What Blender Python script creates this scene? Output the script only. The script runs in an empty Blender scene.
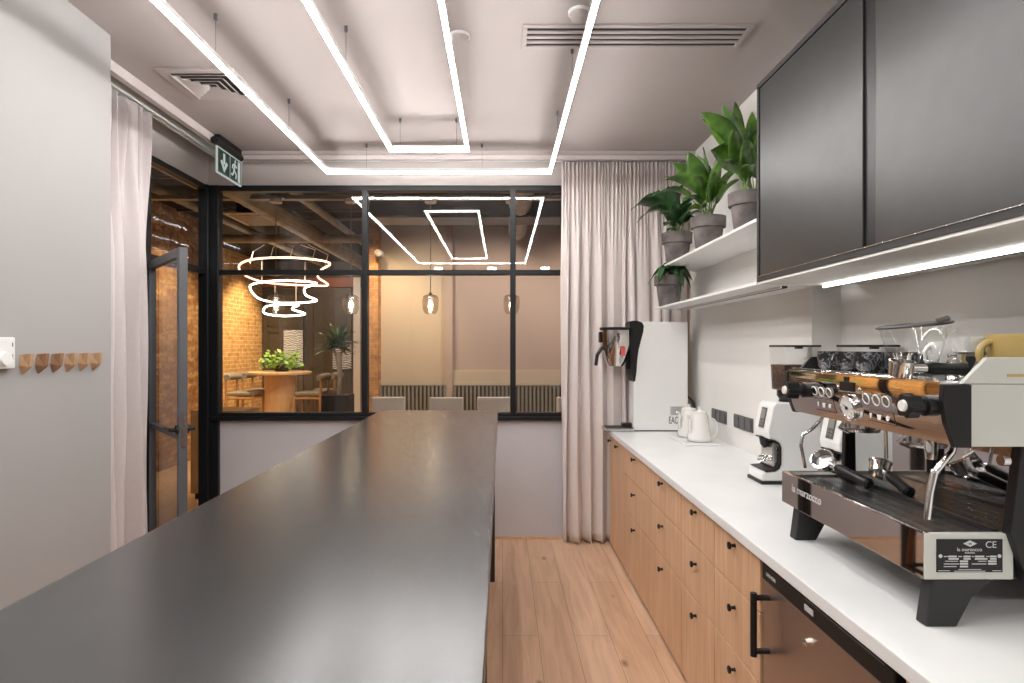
import bpy, math, random
from mathutils import Vector, Matrix, noise
random.seed(7)
F = 585.0; CX = 502.5; CY = 346.6; CH = 1.53
PI = math.pi
col = bpy.context.scene.collection

def W(px, py, Y):
    return Vector(((px-CX)/F*Y, Y, CH-(py-CY)/F*Y))

# ------------------------------------------------------------------ materials
def newmat(name):
    m = bpy.data.materials.new(name); m.use_nodes = True
    nt = m.node_tree; b = nt.nodes['Principled BSDF']
    return m, nt, b
def N(nt, t, **kw):
    n = nt.nodes.new(t)
    for k, v in kw.items():
        if k in n.inputs: n.inputs[k].default_value = v
        else: setattr(n, k, v)
    return n
def coords(nt, scale=(1,1,1), rot=(0,0,0)):
    tc = nt.nodes.new('ShaderNodeTexCoord'); mp = nt.nodes.new('ShaderNodeMapping')
    mp.inputs['Scale'].default_value = scale; mp.inputs['Rotation'].default_value = rot
    nt.links.new(tc.outputs['Object'], mp.inputs['Vector'])
    return mp.outputs['Vector']
def rgb(c): return (c[0], c[1], c[2], 1)
def ramp(nt, fac, stops):
    r = nt.nodes.new('ShaderNodeValToRGB'); e = r.color_ramp.elements
    while len(e) < len(stops): e.new(0.5)
    for el, (p, c) in zip(e, stops): el.position = p; el.color = rgb(c)
    nt.links.new(fac, r.inputs['Fac']); return r.outputs['Color']
def bump(nt, b, h, strength, dist=0.01):
    bp = nt.nodes.new('ShaderNodeBump'); bp.inputs['Strength'].default_value = strength
    bp.inputs['Distance'].default_value = dist
    nt.links.new(h, bp.inputs['Height']); nt.links.new(bp.outputs['Normal'], b.inputs['Normal'])
def plain(name, c, rough=0.5, metal=0.0, spec=0.5, var=0.05, nscale=6.0, bmp=0.0, coat=0.0):
    m, nt, b = newmat(name)
    v = coords(nt); n = N(nt, 'ShaderNodeTexNoise', Scale=nscale, Detail=4.0)
    nt.links.new(v, n.inputs['Vector'])
    lo = [max(0, x*(1-var)) for x in c]; hi = [min(1, x*(1+var)) for x in c]
    nt.links.new(ramp(nt, n.outputs['Fac'], [(0.3, lo), (0.7, hi)]), b.inputs['Base Color'])
    b.inputs['Roughness'].default_value = rough; b.inputs['Metallic'].default_value = metal
    b.inputs['Specular IOR Level'].default_value = spec
    b.inputs['Coat Weight'].default_value = coat
    if bmp:
        n2 = N(nt, 'ShaderNodeTexNoise', Scale=nscale*12, Detail=3.0); nt.links.new(v, n2.inputs['Vector'])
        bump(nt, b, n2.outputs['Fac'], bmp, 0.003)
    return m
def wood(name, dark, light, scale=(30,30,2.5), rough=0.5, bmp=0.05, spec=0.4):
    m, nt, b = newmat(name)
    v = coords(nt, scale)
    n = N(nt, 'ShaderNodeTexNoise', Scale=1.0, Detail=6.0, Roughness=0.65, Distortion=0.4)
    nt.links.new(v, n.inputs['Vector'])
    c = ramp(nt, n.outputs['Fac'], [(0.3, dark), (0.52, [(a+b_)/2 for a, b_ in zip(dark, light)]), (0.7, light)])
    nt.links.new(c, b.inputs['Base Color'])
    b.inputs['Roughness'].default_value = rough; b.inputs['Specular IOR Level'].default_value = spec
    if bmp: bump(nt, b, n.outputs['Fac'], bmp, 0.002)
    return m
def emit(name, c, s):
    m = bpy.data.materials.new(name); m.use_nodes = True; nt = m.node_tree
    for n in list(nt.nodes): nt.nodes.remove(n)
    o = nt.nodes.new('ShaderNodeOutputMaterial'); e = nt.nodes.new('ShaderNodeEmission')
    e.inputs['Color'].default_value = rgb(c); e.inputs['Strength'].default_value = s
    nt.links.new(e.outputs[0], o.inputs[0]); return m
def glass(name, tint=(1,1,1), base=0.05, rough=0.0, edge=0.9):
    m = bpy.data.materials.new(name); m.use_nodes = True; nt = m.node_tree
    for n in list(nt.nodes): nt.nodes.remove(n)
    o = nt.nodes.new('ShaderNodeOutputMaterial'); mx = nt.nodes.new('ShaderNodeMixShader')
    t = nt.nodes.new('ShaderNodeBsdfTransparent'); g = nt.nodes.new('ShaderNodeBsdfGlossy')
    t.inputs['Color'].default_value = rgb(tint); g.inputs['Roughness'].default_value = rough
    lw = nt.nodes.new('ShaderNodeLayerWeight'); lw.inputs['Blend'].default_value = 0.5
    pw = nt.nodes.new('ShaderNodeMath'); pw.operation = 'POWER'; pw.inputs[1].default_value = 4.5
    ma = nt.nodes.new('ShaderNodeMath'); ma.operation = 'MULTIPLY_ADD'; ma.inputs[1].default_value = edge; ma.inputs[2].default_value = base
    nt.links.new(lw.outputs['Facing'], pw.inputs[0]); nt.links.new(pw.outputs[0], ma.inputs[0]); nt.links.new(ma.outputs[0], mx.inputs[0])
    nt.links.new(t.outputs[0], mx.inputs[1]); nt.links.new(g.outputs[0], mx.inputs[2])
    nt.links.new(mx.outputs[0], o.inputs[0]); return m
def brick(name, c1, c2, mortar, rot, bw=0.25, rh=0.075, rubble=False, ms=0.008):
    m, nt, b = newmat(name)
    tc = nt.nodes.new('ShaderNodeTexCoord'); sp = nt.nodes.new('ShaderNodeSeparateXYZ'); cb = nt.nodes.new('ShaderNodeCombineXYZ')
    nt.links.new(tc.outputs['Object'], sp.inputs[0])
    nt.links.new(sp.outputs['Y' if rot == 'y' else 'X'], cb.inputs['X']); nt.links.new(sp.outputs['Z'], cb.inputs['Y'])
    v = cb.outputs[0]
    if rubble:
        nz = N(nt, 'ShaderNodeTexNoise', Scale=13.0, Detail=5.0); nt.links.new(v, nz.inputs['Vector'])
        ad = nt.nodes.new('ShaderNodeVectorMath'); ad.operation = 'MULTIPLY_ADD'
        ad.inputs[1].default_value = (0.16, 0.14, 0); nt.links.new(nz.outputs['Color'], ad.inputs[0]); nt.links.new(v, ad.inputs[2]); v = ad.outputs[0]
    br = N(nt, 'ShaderNodeTexBrick', Scale=1.0)
    br.inputs['Brick Width'].default_value = bw; br.inputs['Row Height'].default_value = rh
    br.inputs['Mortar Size'].default_value = ms; br.inputs['Mortar Smooth'].default_value = 0.4
    br.inputs['Color1'].default_value = rgb(c1); br.inputs['Color2'].default_value = rgb(c2); br.inputs['Mortar'].default_value = rgb(mortar)
    nt.links.new(v, br.inputs['Vector'])
    n = N(nt, 'ShaderNodeTexNoise', Scale=9.0, Detail=6.0, Roughness=0.7); nt.links.new(tc.outputs['Object'], n.inputs['Vector'])
    mx = nt.nodes.new('ShaderNodeMix'); mx.data_type = 'RGBA'; mx.blend_type = 'MULTIPLY'; mx.inputs[0].default_value = 0.8
    nt.links.new(br.outputs['Color'], mx.inputs[6])
    nt.links.new(ramp(nt, n.outputs['Fac'], [(0.3, (0.35,0.3,0.28)), (0.65, (1.2,1.15,1.1))]), mx.inputs[7])
    nt.links.new(mx.outputs[2], b.inputs['Base Color']); b.inputs['Roughness'].default_value = 0.9
    bump(nt, b, n.outputs['Fac'], 0.6, 0.03)
    return m
def planks(name, bw, rh, c1, c2, rough, gap=(0.25,0.15,0.09)):
    m, nt, b = newmat(name)
    tc = nt.nodes.new('ShaderNodeTexCoord'); sp = nt.nodes.new('ShaderNodeSeparateXYZ'); cb = nt.nodes.new('ShaderNodeCombineXYZ')
    nt.links.new(tc.outputs['Object'], sp.inputs[0]); nt.links.new(sp.outputs['Y'], cb.inputs['X']); nt.links.new(sp.outputs['X'], cb.inputs['Y'])
    br = N(nt, 'ShaderNodeTexBrick', Scale=1.0)
    br.offset = 0.37
    br.inputs['Brick Width'].default_value = bw; br.inputs['Row Height'].default_value = rh
    br.inputs['Mortar Size'].default_value = 0.0012; br.inputs['Mortar Smooth'].default_value = 0.2
    br.inputs['Color1'].default_value = rgb(c1); br.inputs['Color2'].default_value = rgb(c2); br.inputs['Mortar'].default_value = rgb(gap)
    nt.links.new(cb.outputs[0], br.inputs['Vector'])
    mp = nt.nodes.new('ShaderNodeMapping'); mp.inputs['Scale'].default_value = (22, 1.8, 1); nt.links.new(tc.outputs['Object'], mp.inputs['Vector'])
    n = N(nt, 'ShaderNodeTexNoise', Scale=1.0, Detail=7.0, Roughness=0.6, Distortion=0.8); nt.links.new(mp.outputs[0], n.inputs['Vector'])
    mx = nt.nodes.new('ShaderNodeMix'); mx.data_type = 'RGBA'; mx.blend_type = 'MULTIPLY'; mx.inputs[0].default_value = 0.7
    nt.links.new(br.outputs['Color'], mx.inputs[6])
    nt.links.new(ramp(nt, n.outputs['Fac'], [(0.3, (0.72,0.66,0.6)), (0.6, (1.05,1.05,1.05))]), mx.inputs[7])
    # knots
    vo = N(nt, 'ShaderNodeTexVoronoi', Scale=1.0)
    mp2 = nt.nodes.new('ShaderNodeMapping'); mp2.inputs['Scale'].default_value = (4.5, 2.2, 1); nt.links.new(tc.outputs['Object'], mp2.inputs['Vector'])
    nt.links.new(mp2.outputs[0], vo.inputs['Vector'])
    mx2 = nt.nodes.new('ShaderNodeMix'); mx2.data_type = 'RGBA'; mx2.blend_type = 'MULTIPLY'; mx2.inputs[0].default_value = 1.0
    nt.links.new(mx.outputs[2], mx2.inputs[6])
    nt.links.new(ramp(nt, vo.outputs['Distance'], [(0.02, (0.45,0.33,0.25)), (0.10, (1,1,1))]), mx2.inputs[7])
    nt.links.new(mx2.outputs[2], b.inputs['Base Color']); b.inputs['Roughness'].default_value = rough
    bump(nt, b, n.outputs['Fac'], 0.04, 0.002)
    return m

M = {}
M['wall'] = plain('wall_paint_dimmed', (0.36,0.352,0.347), 0.85, var=0.02, nscale=2, bmp=0.03)  # light balance put into the colour: darker than the right walls
M['wall_r'] = plain('wall_paint_brightened', (0.74,0.73,0.70), 0.8, var=0.02, nscale=2, bmp=0.03)  # paler colour so the right walls look better lit
M['wall_b'] = plain('wall_panel_lilac', (0.58,0.57,0.60), 0.75, var=0.03, nscale=2)
M['ceil'] = plain('ceiling_paint', (0.45,0.405,0.395), 0.9, var=0.03, nscale=1.2)
M['cornice'] = plain('cornice_paint', (0.56,0.51,0.49), 0.8, var=0.02)
M['white'] = plain('white_lacquer', (0.80,0.80,0.79), 0.35, var=0.01)
M['white_matte'] = plain('white_plastic', (0.75,0.75,0.74), 0.5, var=0.01)
M['counter'] = plain('counter_white', (0.82,0.83,0.83), 0.28, var=0.03, nscale=5)
M['floor'] = planks('oak_floor', 1.9, 0.19, (0.66,0.43,0.28), (0.74,0.51,0.35), 0.38)
M['floor2'] = planks('oak_floor_corridor', 1.6, 0.16, (0.5,0.33,0.18), (0.6,0.4,0.24), 0.4)
M['oak'] = wood('oak_front', (0.60,0.36,0.205), (0.77,0.51,0.325), (38,38,2.2), 0.5)
M['oak_shade'] = plain('oak_gap_shade', (0.12,0.07,0.04), 0.8)  # carcass darkened so the shade in the front gaps is in its colour
M['bar'] = wood('charcoal_ash', (0.026,0.026,0.027), (0.050,0.050,0.050), (75,3.0,3), 0.24, 0.05, 1.0)
M['cab'] = plain('charcoal_laminate', (0.024,0.024,0.024), 0.34, spec=0.5, var=0.12, nscale=14, bmp=0.06)
M['frame'] = plain('black_steel', (0.010,0.011,0.013), 0.4, var=0.1, spec=0.3)
M['frame_grey'] = plain('grey_steel', (0.10,0.105,0.115), 0.4, var=0.05)
M['black'] = plain('black_plastic', (0.010,0.010,0.011), 0.35, spec=0.35, var=0.1)
M['black_matte'] = plain('black_matte', (0.02,0.02,0.02), 0.6, var=0.1)
M['chrome'] = plain('chrome', (0.80,0.80,0.80), 0.08, 1.0, var=0.01)
M['mirror'] = plain('polished_steel', (0.68,0.66,0.65), 0.03, 1.0, var=0.01)
M['steel'] = plain('brushed_steel', (0.62,0.61,0.60), 0.25, 1.0, var=0.03, nscale=30)
M['fridge'] = plain('fridge_steel', (0.52,0.43,0.38), 0.38, 1.0, var=0.03)
M['glass'] = glass('window_glass', (0.97,0.97,0.97), 0.045)
M['clear'] = glass('clear_glass', (0.96,0.97,0.97), 0.05, edge=0.7)
M['pot'] = plain('pot_clay', (0.15,0.13,0.125), 0.85, var=0.45, nscale=11, bmp=0.1)
M['soil'] = plain('soil', (0.04,0.028,0.02), 0.95, var=0.5, nscale=60)
M['concrete'] = plain('concrete', (0.30,0.29,0.28), 0.85, var=0.15)
M['dark_ceil'] = plain('dark_ceiling', (0.010,0.010,0.010), 0.9, var=0.2)
M['duct'] = plain('duct_metal', (0.30,0.28,0.23), 0.5, 0.2, var=0.25, nscale=5)
M['panel_dark'] = plain('olive_brown_panel', (0.075,0.062,0.042), 0.5, var=0.12)
M['beige'] = plain('beige_wall', (0.50,0.41,0.32), 0.85, var=0.03, nscale=1.5)
M['mauve'] = plain('mauve_wall', (0.42,0.325,0.285), 0.8, var=0.03, nscale=1.5)
M['slat'] = plain('grey_slats', (0.24,0.215,0.18), 0.6, var=0.1)
M['cream'] = plain('cream_upholstery', (0.82,0.77,0.70), 0.8, var=0.04, bmp=0.1)
M['greyfab'] = plain('grey_upholstery', (0.27,0.25,0.215), 0.95, var=0.15, nscale=20, bmp=0.15)
M['chairwood'] = wood('chair_wood', (0.36,0.2,0.09), (0.5,0.31,0.15), (20,20,4), 0.45)
M['stoolwood'] = wood('stool_wood', (0.12,0.045,0.025), (0.2,0.085,0.045), (20,20,4), 0.4)
M['tablewood'] = wood('table_wood', (0.66,0.46,0.26), (0.80,0.60,0.38), (14,14,3), 0.45)
M['hookA'] = wood('hook_oak', (0.40,0.24,0.13), (0.56,0.36,0.21), (60,20,20), 0.5)
M['hookB'] = wood('hook_walnut', (0.24,0.13,0.07), (0.36,0.2,0.11), (60,20,20), 0.5)
M['mustard'] = plain('mustard_glaze', (0.50,0.36,0.13), 0.25, var=0.06, coat=0.4)
M['cupwhite'] = plain('white_glaze', (0.78,0.77,0.75), 0.15, var=0.01, coat=0.3)
M['cream_side'] = plain('offwhite_enamel', (0.58,0.59,0.55), 0.3, var=0.02, coat=0.2)
M['strip'] = emit('strip_light', (1.0,0.975,0.95), 58)
M['led'] = emit('led_line', (1.0,0.98,0.93), 8)  # glow added to brighten the niche; the line itself hardly shines
M['neonw'] = emit('neon_white', (1.0,0.95,0.78), 9)
M['neono'] = emit('neon_orange', (1.0,0.55,0.32), 5)
M['bulb'] = emit('bulb', (1.0,0.82,0.58), 45)
M['shade'] = glass('pendant_glass', (0.80,0.76,0.72), 0.16, 0.25, 0.6)
M['green'] = plain('exit_green', (0.02,0.075,0.05), 0.4)
M['signwhite'] = emit('sign_white', (0.9,0.95,0.92), 0.45)
M['socket'] = plain('socket_grey', (0.10,0.10,0.10), 0.4)
M['lcd'] = plain('lcd_grey', (0.22,0.23,0.22), 0.3)
M['label'] = plain('paper_label', (0.60,0.60,0.60), 0.6)
M['red'] = plain('red_trim', (0.6,0.1,0.1), 0.4)
def leafmat(name, a, b_):
    m, nt, b = newmat(name)
    v = coords(nt); n = N(nt, 'ShaderNodeTexNoise', Scale=14.0, Detail=3.0); nt.links.new(v, n.inputs['Vector'])
    nt.links.new(ramp(nt, n.outputs['Fac'], [(0.3, a), (0.68, b_)]), b.inputs['Base Color'])
    b.inputs['Roughness'].default_value = 0.28; b.inputs['Specular IOR Level'].default_value = 0.6
    return m
M['leaf'] = leafmat('leaf_green', (0.018,0.065,0.010), (0.13,0.27,0.04))
M['leafdark'] = leafmat('leaf_dark', (0.015,0.05,0.018), (0.05,0.13,0.04))
M['leafb'] = leafmat('leaf_bright', (0.14,0.32,0.04), (0.35,0.62,0.10))
M['stem'] = plain('plant_stem', (0.20,0.30,0.10), 0.5)
def fabric(name, c):
    m, nt, b = newmat(name)
    v = coords(nt, (1,1,1)); n = N(nt, 'ShaderNodeTexNoise', Scale=350.0, Detail=2.0); nt.links.new(v, n.inputs['Vector'])
    lo = [x*0.9 for x in c]; hi = [min(1,x*1.06) for x in c]
    nt.links.new(ramp(nt, n.outputs['Fac'], [(0.35, lo), (0.65, hi)]), b.inputs['Base Color'])
    b.inputs['Roughness'].default_value = 0.9; b.inputs['Sheen Weight'].default_value = 0.2
    bump(nt, b, n.outputs['Fac'], 0.08, 0.001); return m
M['curtain'] = fabric('curtain_fabric', (0.72,0.65,0.625))
M['curtainL'] = fabric('curtain_fabric_pink', (0.66,0.60,0.595))
def marble(name):
    m, nt, b = newmat(name)
    v = coords(nt); n = N(nt, 'ShaderNodeTexNoise', Scale=22.0, Detail=5.0, Distortion=2.5); nt.links.new(v, n.inputs['Vector'])
    nt.links.new(ramp(nt, n.outputs['Fac'], [(0.45, (0.015,0.016,0.02)), (0.505, (0.35,0.35,0.36)), (0.54, (0.02,0.021,0.025))]), b.inputs['Base Color'])
    b.inputs['Roughness'].default_value = 0.3; return m
M['marble'] = marble('black_marbled_glaze')
def swirl(name):
    m, nt, b = newmat(name)
    v = coords(nt); n = N(nt, 'ShaderNodeTexWave', Scale=22.0, Distortion=9.0, Detail=1.0); nt.links.new(v, n.inputs['Vector'])
    nt.links.new(ramp(nt, n.outputs['Fac'], [(0.75, (0.015,0.016,0.02)), (0.9, (0.5,0.5,0.5))]), b.inputs['Base Color'])
    b.inputs['Roughness'].default_value = 0.3; return m
M['swirl'] = swirl('swirl_glaze')
def beans(name):
    m, nt, b = newmat(name)
    v = coords(nt); n = N(nt, 'ShaderNodeTexVoronoi', Scale=110.0); nt.links.new(v, n.inputs['Vector'])
    nt.links.new(ramp(nt, n.outputs['Distance'], [(0.1, (0.16,0.07,0.045)), (0.6, (0.03,0.014,0.01))]), b.inputs['Base Color'])
    b.inputs['Roughness'].default_value = 0.5; bump(nt, b, n.outputs['Distance'], 0.6, 0.004); return m
M['beans'] = beans('coffee_beans')
def grate(name):
    m, nt, b = newmat(name)
    b.inputs['Metallic'].default_value = 1.0; b.inputs['Roughness'].default_value = 0.25
    b.inputs['Base Color'].default_value = (0.60,0.60,0.60,1); return m
M['grate'] = grate('grate_steel')
def lattice(name):
    m, nt, b = newmat(name)
    v = coords(nt); n = N(nt, 'ShaderNodeTexWave', Scale=9.0, Distortion=9.0, Detail=3.0, wave_type='RINGS'); nt.links.new(v, n.inputs['Vector'])
    nt.links.new(ramp(nt, n.outputs['Fac'], [(0.4, (0.12,0.14,0.18)), (0.6, (0.75,0.80,0.88))]), b.inputs['Base Color'])
    b.inputs['Roughness'].default_value = 0.5; return m
M['lattice'] = lattice('lattice_pane')
M['brickL'] = brick('brick_wall', (0.72,0.44,0.17), (0.58,0.31,0.11), (0.80,0.64,0.38), 'y')
M['brickP'] = brick('brick_pier', (0.58,0.30,0.12), (0.48,0.23,0.09), (0.5,0.38,0.22), 'x')
M['rubble'] = brick('rubble_wall', (0.72,0.45,0.20), (0.36,0.16,0.06), (0.40,0.24,0.11), 'y', 0.17, 0.07, True, 0.014)

# ------------------------------------------------------------------ mesh builder
class MB:
    def __init__(s): s.v = []; s.f = []
    def add(s, vs, fs):
        o = len(s.v); s.v += [Vector(v) for v in vs]; s.f += [tuple(i+o for i in f) for f in fs]; return s
    def box(s, x0, x1, y0, y1, z0, z1):
        return s.add([(x0,y0,z0),(x1,y0,z0),(x1,y1,z0),(x0,y1,z0),(x0,y0,z1),(x1,y0,z1),(x1,y1,z1),(x0,y1,z1)],
                     [(0,3,2,1),(4,5,6,7),(0,1,5,4),(1,2,6,5),(2,3,7,6),(3,0,4,7)])
    def prism(s, poly, axis, a, b):
        n = len(poly)
        def P(u, w, t):
            return {'x': (t,u,w), 'y': (u,t,w), 'z': (u,w,t)}[axis]
        vs = [P(u,w,a) for u,w in poly] + [P(u,w,b) for u,w in poly]
        fs = [tuple(range(n))[::-1], tuple(range(n, 2*n))] + [(i,(i+1)%n,n+(i+1)%n,n+i) for i in range(n)]
        return s.add(vs, fs)
    def tube(s, pts, r, n=10, caps=True):
        pts = [Vector(p) for p in pts]; m = len(pts)
        rs = r if isinstance(r, (list, tuple)) else [r]*m
        vs = []; ref = None
        for i, p in enumerate(pts):
            t = (pts[min(i+1,m-1)]-pts[max(i-1,0)]).normalized()
            if ref is None:
                ref = Vector((0,0,1)) if abs(t.z) < 0.9 else Vector((1,0,0))
                ref = (ref - t*ref.dot(t)).normalized()
            else:
                ref = (ref - t*ref.dot(t)).normalized()
            bn = t.cross(ref)
            for k in range(n):
                a = 2*PI*k/n; vs.append(p+(ref*math.cos(a)+bn*math.sin(a))*rs[i])
        fs = [(i*n+k, i*n+(k+1)%n, (i+1)*n+(k+1)%n, (i+1)*n+k) for i in range(m-1) for k in range(n)]
        if caps: fs += [tuple(range(n))[::-1], tuple(range((m-1)*n, m*n))]
        return s.add(vs, fs)
    def ring(s, c, axis, R, r, n=28, k=8, sy=1.0):
        ax = Vector(axis).normalized(); u = ax.orthogonal().normalized(); w = ax.cross(u)
        vs = []
        for i in range(n):
            a = 2*PI*i/n; d = u*math.cos(a)+w*math.sin(a)
            for j in range(k):
                b = 2*PI*j/k; vs.append(Vector(c)+d*(R+r*math.cos(b))+ax*r*math.sin(b))
        fs = [(i*k+j, ((i+1)%n)*k+j, ((i+1)%n)*k+(j+1)%k, i*k+(j+1)%k) for i in range(n) for j in range(k)]
        return s.add(vs, fs)
    def lathe(s, prof, c, n=28, axis='z', close=True):
        vs = []; c = Vector(c)
        for r, h in prof:
            for k in range(n):
                a = 2*PI*k/n; x, y = r*math.cos(a), r*math.sin(a)
                vs.append(c + (Vector((x,y,h)) if axis == 'z' else Vector((h,x,y)) if axis == 'x' else Vector((x,h,y))))
        m = len(prof)
        fs = [(i*n+k, i*n+(k+1)%n, (i+1)*n+(k+1)%n, (i+1)*n+k) for i in range(m-1) for k in range(n)]
        if close: fs += [tuple(range(n))[::-1], tuple(range((m-1)*n, m*n))]
        return s.add(vs, fs)
    def xform(s, mat):
        s.v = [mat @ v for v in s.v]; return s
    def build(s, name, mat, parent=None, bevel=0, smooth=False, origin=None, local=False, solid=0, weld=False):
        if parent is not None and not local: origin = parent.matrix_world.translation if parent.parent is None and parent.get('_org') is None else Vector(parent['_org'])
        if parent is not None and local: origin = Vector((0,0,0))
        if origin is None:
            xs = [v.x for v in s.v]; ys = [v.y for v in s.v]; zs = [v.z for v in s.v]
            origin = Vector(((min(xs)+max(xs))/2, (min(ys)+max(ys))/2, min(zs)))
        origin = Vector(origin)
        me = bpy.data.meshes.new(name); me.from_pydata([v-origin for v in s.v], [], s.f)
        me.validate(); me.update()
        import bmesh
        bm = bmesh.new(); bm.from_mesh(me)
        if weld: bmesh.ops.remove_doubles(bm, verts=bm.verts, dist=1e-5)
        bmesh.ops.recalc_face_normals(bm, faces=bm.faces); bm.to_mesh(me); bm.free()
        me.materials.append(mat)
        if smooth:
            for p in me.polygons: p.use_smooth = True
        o = bpy.data.objects.new(name, me); col.objects.link(o)
        if parent is not None:
            o.parent = parent; o.location = (0,0,0)
            o['_org'] = tuple(origin)
        else:
            o.location = origin; o['_org'] = tuple(origin)
        if solid:
            md = o.modifiers.new('solid', 'SOLIDIFY'); md.thickness = solid; md.offset = 0
        if bevel:
            md = o.modifiers.new('bevel', 'BEVEL'); md.width = bevel; md.segments = 2; md.limit_method = 'ANGLE'
            md.harden_normals = False
        if smooth:
            try:
                md = o.modifiers.new('ws', 'WEIGHTED_NORMAL'); o.modifiers.remove(md)
                me.set_sharp_from_angle(angle=math.radians(40))
            except Exception: pass
        return o
def tag(o, label, cat, group=None):
    o['label'] = label; o['category'] = cat
    if group: o['group'] = group
    return o
def struct(o): o['kind'] = 'structure'; return o
def thing(name, label, cat, loc, group=None, rz=0):
    o = bpy.data.objects.new(name, None); col.objects.link(o); o.empty_display_size = 0.1
    o.location = loc; o.rotation_euler = (0,0,rz); o['_org'] = tuple(loc)
    return tag(o, label, cat, group)
def dup(root, loc, label=None, rz=None, group=None):
    r = root.copy(); col.objects.link(r); r.location = loc
    if rz is not None: r.rotation_euler = (0,0,rz)
    if label: r['label'] = label
    if group: r['group'] = group
    for ch in list(root.children):
        c = ch.copy(); col.objects.link(c); c.parent = r
        for g in list(ch.children):
            d = g.copy(); col.objects.link(d); d.parent = c
    return r
def textmb(s, size, origin, xd, yd, extrude=0.0004, align='CENTER', sx=1.0):
    cu = bpy.data.curves.new('t', 'FONT'); cu.body = s; cu.size = size; cu.extrude = extrude
    cu.align_x = align; cu.align_y = 'CENTER'
    o = bpy.data.objects.new('t', cu); col.objects.link(o)
    dg = bpy.context.evaluated_depsgraph_get(); me = bpy.data.meshes.new_from_object(o.evaluated_get(dg))
    xd = Vector(xd).normalized(); yd = Vector(yd).normalized(); zd = xd.cross(yd)
    mb = MB(); mb.add([Vector(origin)+xd*v.co.x*sx+yd*v.co.y+zd*v.co.z for v in me.vertices], [tuple(p.vertices) for p in me.polygons])
    bpy.data.objects.remove(o); bpy.data.curves.remove(cu); bpy.data.meshes.remove(me)
    return mb

# ------------------------------------------------------------------ the setting
H = 3.02; YB = 4.66; XL = -2.34; XR = 1.47; XN = 1.608; YN = 2.78
Z0 = -0.0
struct(MB().box(-2.5, 1.8, -2.6, YB+0.1, -0.1, 0).build('floor', M['floor'], origin=(0,0,0)))
struct(MB().box(-2.03, 1.8, -2.6, 4.48, H, H+0.12).build('ceiling', M['ceil'], origin=(0,0,0)))
struct(MB().box(-2.6, 1.8, -2.6, YB+0.1, H+0.12, H+0.2).build('ceiling_recess', M['cornice'], origin=(0,0,0)))
# near left wall (hooks)
struct(MB().box(-2.5, -1.875, -2.6, 2.80, 0, H+0.11).build('wall_left', M['wall'], origin=(0,0,0)))
struct(MB().box(-2.5, XL, 2.80, 3.82, 0, H+0.11).build('wall_left_rear', M['wall'], origin=(0,0,0)))
struct(MB().box(-2.5, XL, 3.82, YB+0.1, 2.81, H+0.11).build('wall_left_over_door', M['cornice'], origin=(0,0,0)))
# back wall: parapet and header
struct(MB().box(XL+0.04, XR, YB, YB+0.1, 0, 0.945).build('wall_back_low', M['wall_b'], origin=(0,0,0)))
struct(MB().box(XL-0.1, XR+0.1, YB, YB+0.1, 2.805, H+0.11).build('wall_back_header', M['cornice'], origin=(0,0,0)))
struct(MB().box(XL+0.06, 0.8, YB-0.012, YB, 0, 0.018).build('baseboard_back', M['oak'], origin=(0,0,0)))
# right walls
struct(MB().box(XR, 1.8, YN, YB+0.1, 0, H+0.11).build('wall_right', M['wall_r'], origin=(0,0,0)))
struct(MB().box(XN, 1.8, -2.6, YN, 0, H+0.11).build('wall_right_niche', M['wall_r'], origin=(0,0,0)))
struct(MB().box(-2.5, 1.8, -2.7, -2.6, 0, H+0.11).build('wall_front', M['wall'], origin=(0,0,0)))
# ceiling trims and curtain tracks
struct(MB().box(-2.07, -2.03, 2.80, 4.52, 2.965, H+0.11).build('trim_1', M['cornice'], origin=(0,0,0)))
struct(MB().box(-2.03, XR, 4.48, 4.52, 2.965, H+0.11).build('trim_2', M['cornice'], origin=(0,0,0)))
struct(MB().box(-2.03, XR, 4.455, 4.48, 2.995, 3.02).build('trim_3', M['ceil'], origin=(0,0,0)))
tag(MB().box(-2.19,-2.175,2.82,4.55,2.965,2.985).box(-2.155,-2.14,2.82,4.55,2.965,2.985).box(-2.19,-2.14,2.82,4.55,2.985,3.12).build('curtain_track', M['white_matte']),
    'slim pale curtain track with two rails above the glass door on the left', 'curtain track')
tag(MB().box(-2.10,1.45,4.53,4.545,2.975,2.995).box(-2.10,1.45,4.565,4.58,2.975,2.995).box(-2.10,1.45,4.53,4.58,2.995,3.12).build('curtain_track', M['white_matte']),
    'long pale curtain track running above the interior window at the back', 'curtain track')

# ---- glazed partition, back: window_1
fr = 0.05
win = MB()
zs0, zs1 = 0.945, 1.0
win.box(XL, 1.45, YB-0.02, YB+0.05, 0.945, 1.005)
win.box(XL, 1.45, YB-0.045, YB-0.02, 0.945, 0.975)
win.box(XL, 1.45, YB-0.02, YB+0.05, 2.765, 2.81)
win.box(XL, 1.45, YB-0.02, YB+0.05, 2.10, 2.14)
for xc, w in ((-1.095,0.022),(0.083,0.022),(1.27,0.022)):
    win.box(xc-w, xc+w, YB-0.022, YB+0.052, 1.0, 2.77)
wo = struct(win.build('window_1', M['frame'], origin=(0,0,0), bevel=0.004))
px = [XL+0.08, -1.095, 0.083, 1.27]
pi = 0
for a, b in zip(px, px[1:]):
    for z0, z1 in ((1.005, 2.10), (2.14, 2.765)):
        MB().box(a+0.02, b-0.02, YB+0.01, YB+0.018, z0, z1).build('pane', M['glass'], wo)
cp = struct(MB().box(XL-0.06, XL+0.02, YB-0.05, YB+0.06, 0, 2.81).box(XL+0.02, XL+0.09, YB-0.03, YB+0.05, 0, 2.81).build('trim_4', M['frame'], origin=(0,0,0), bevel=0.006))
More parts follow.
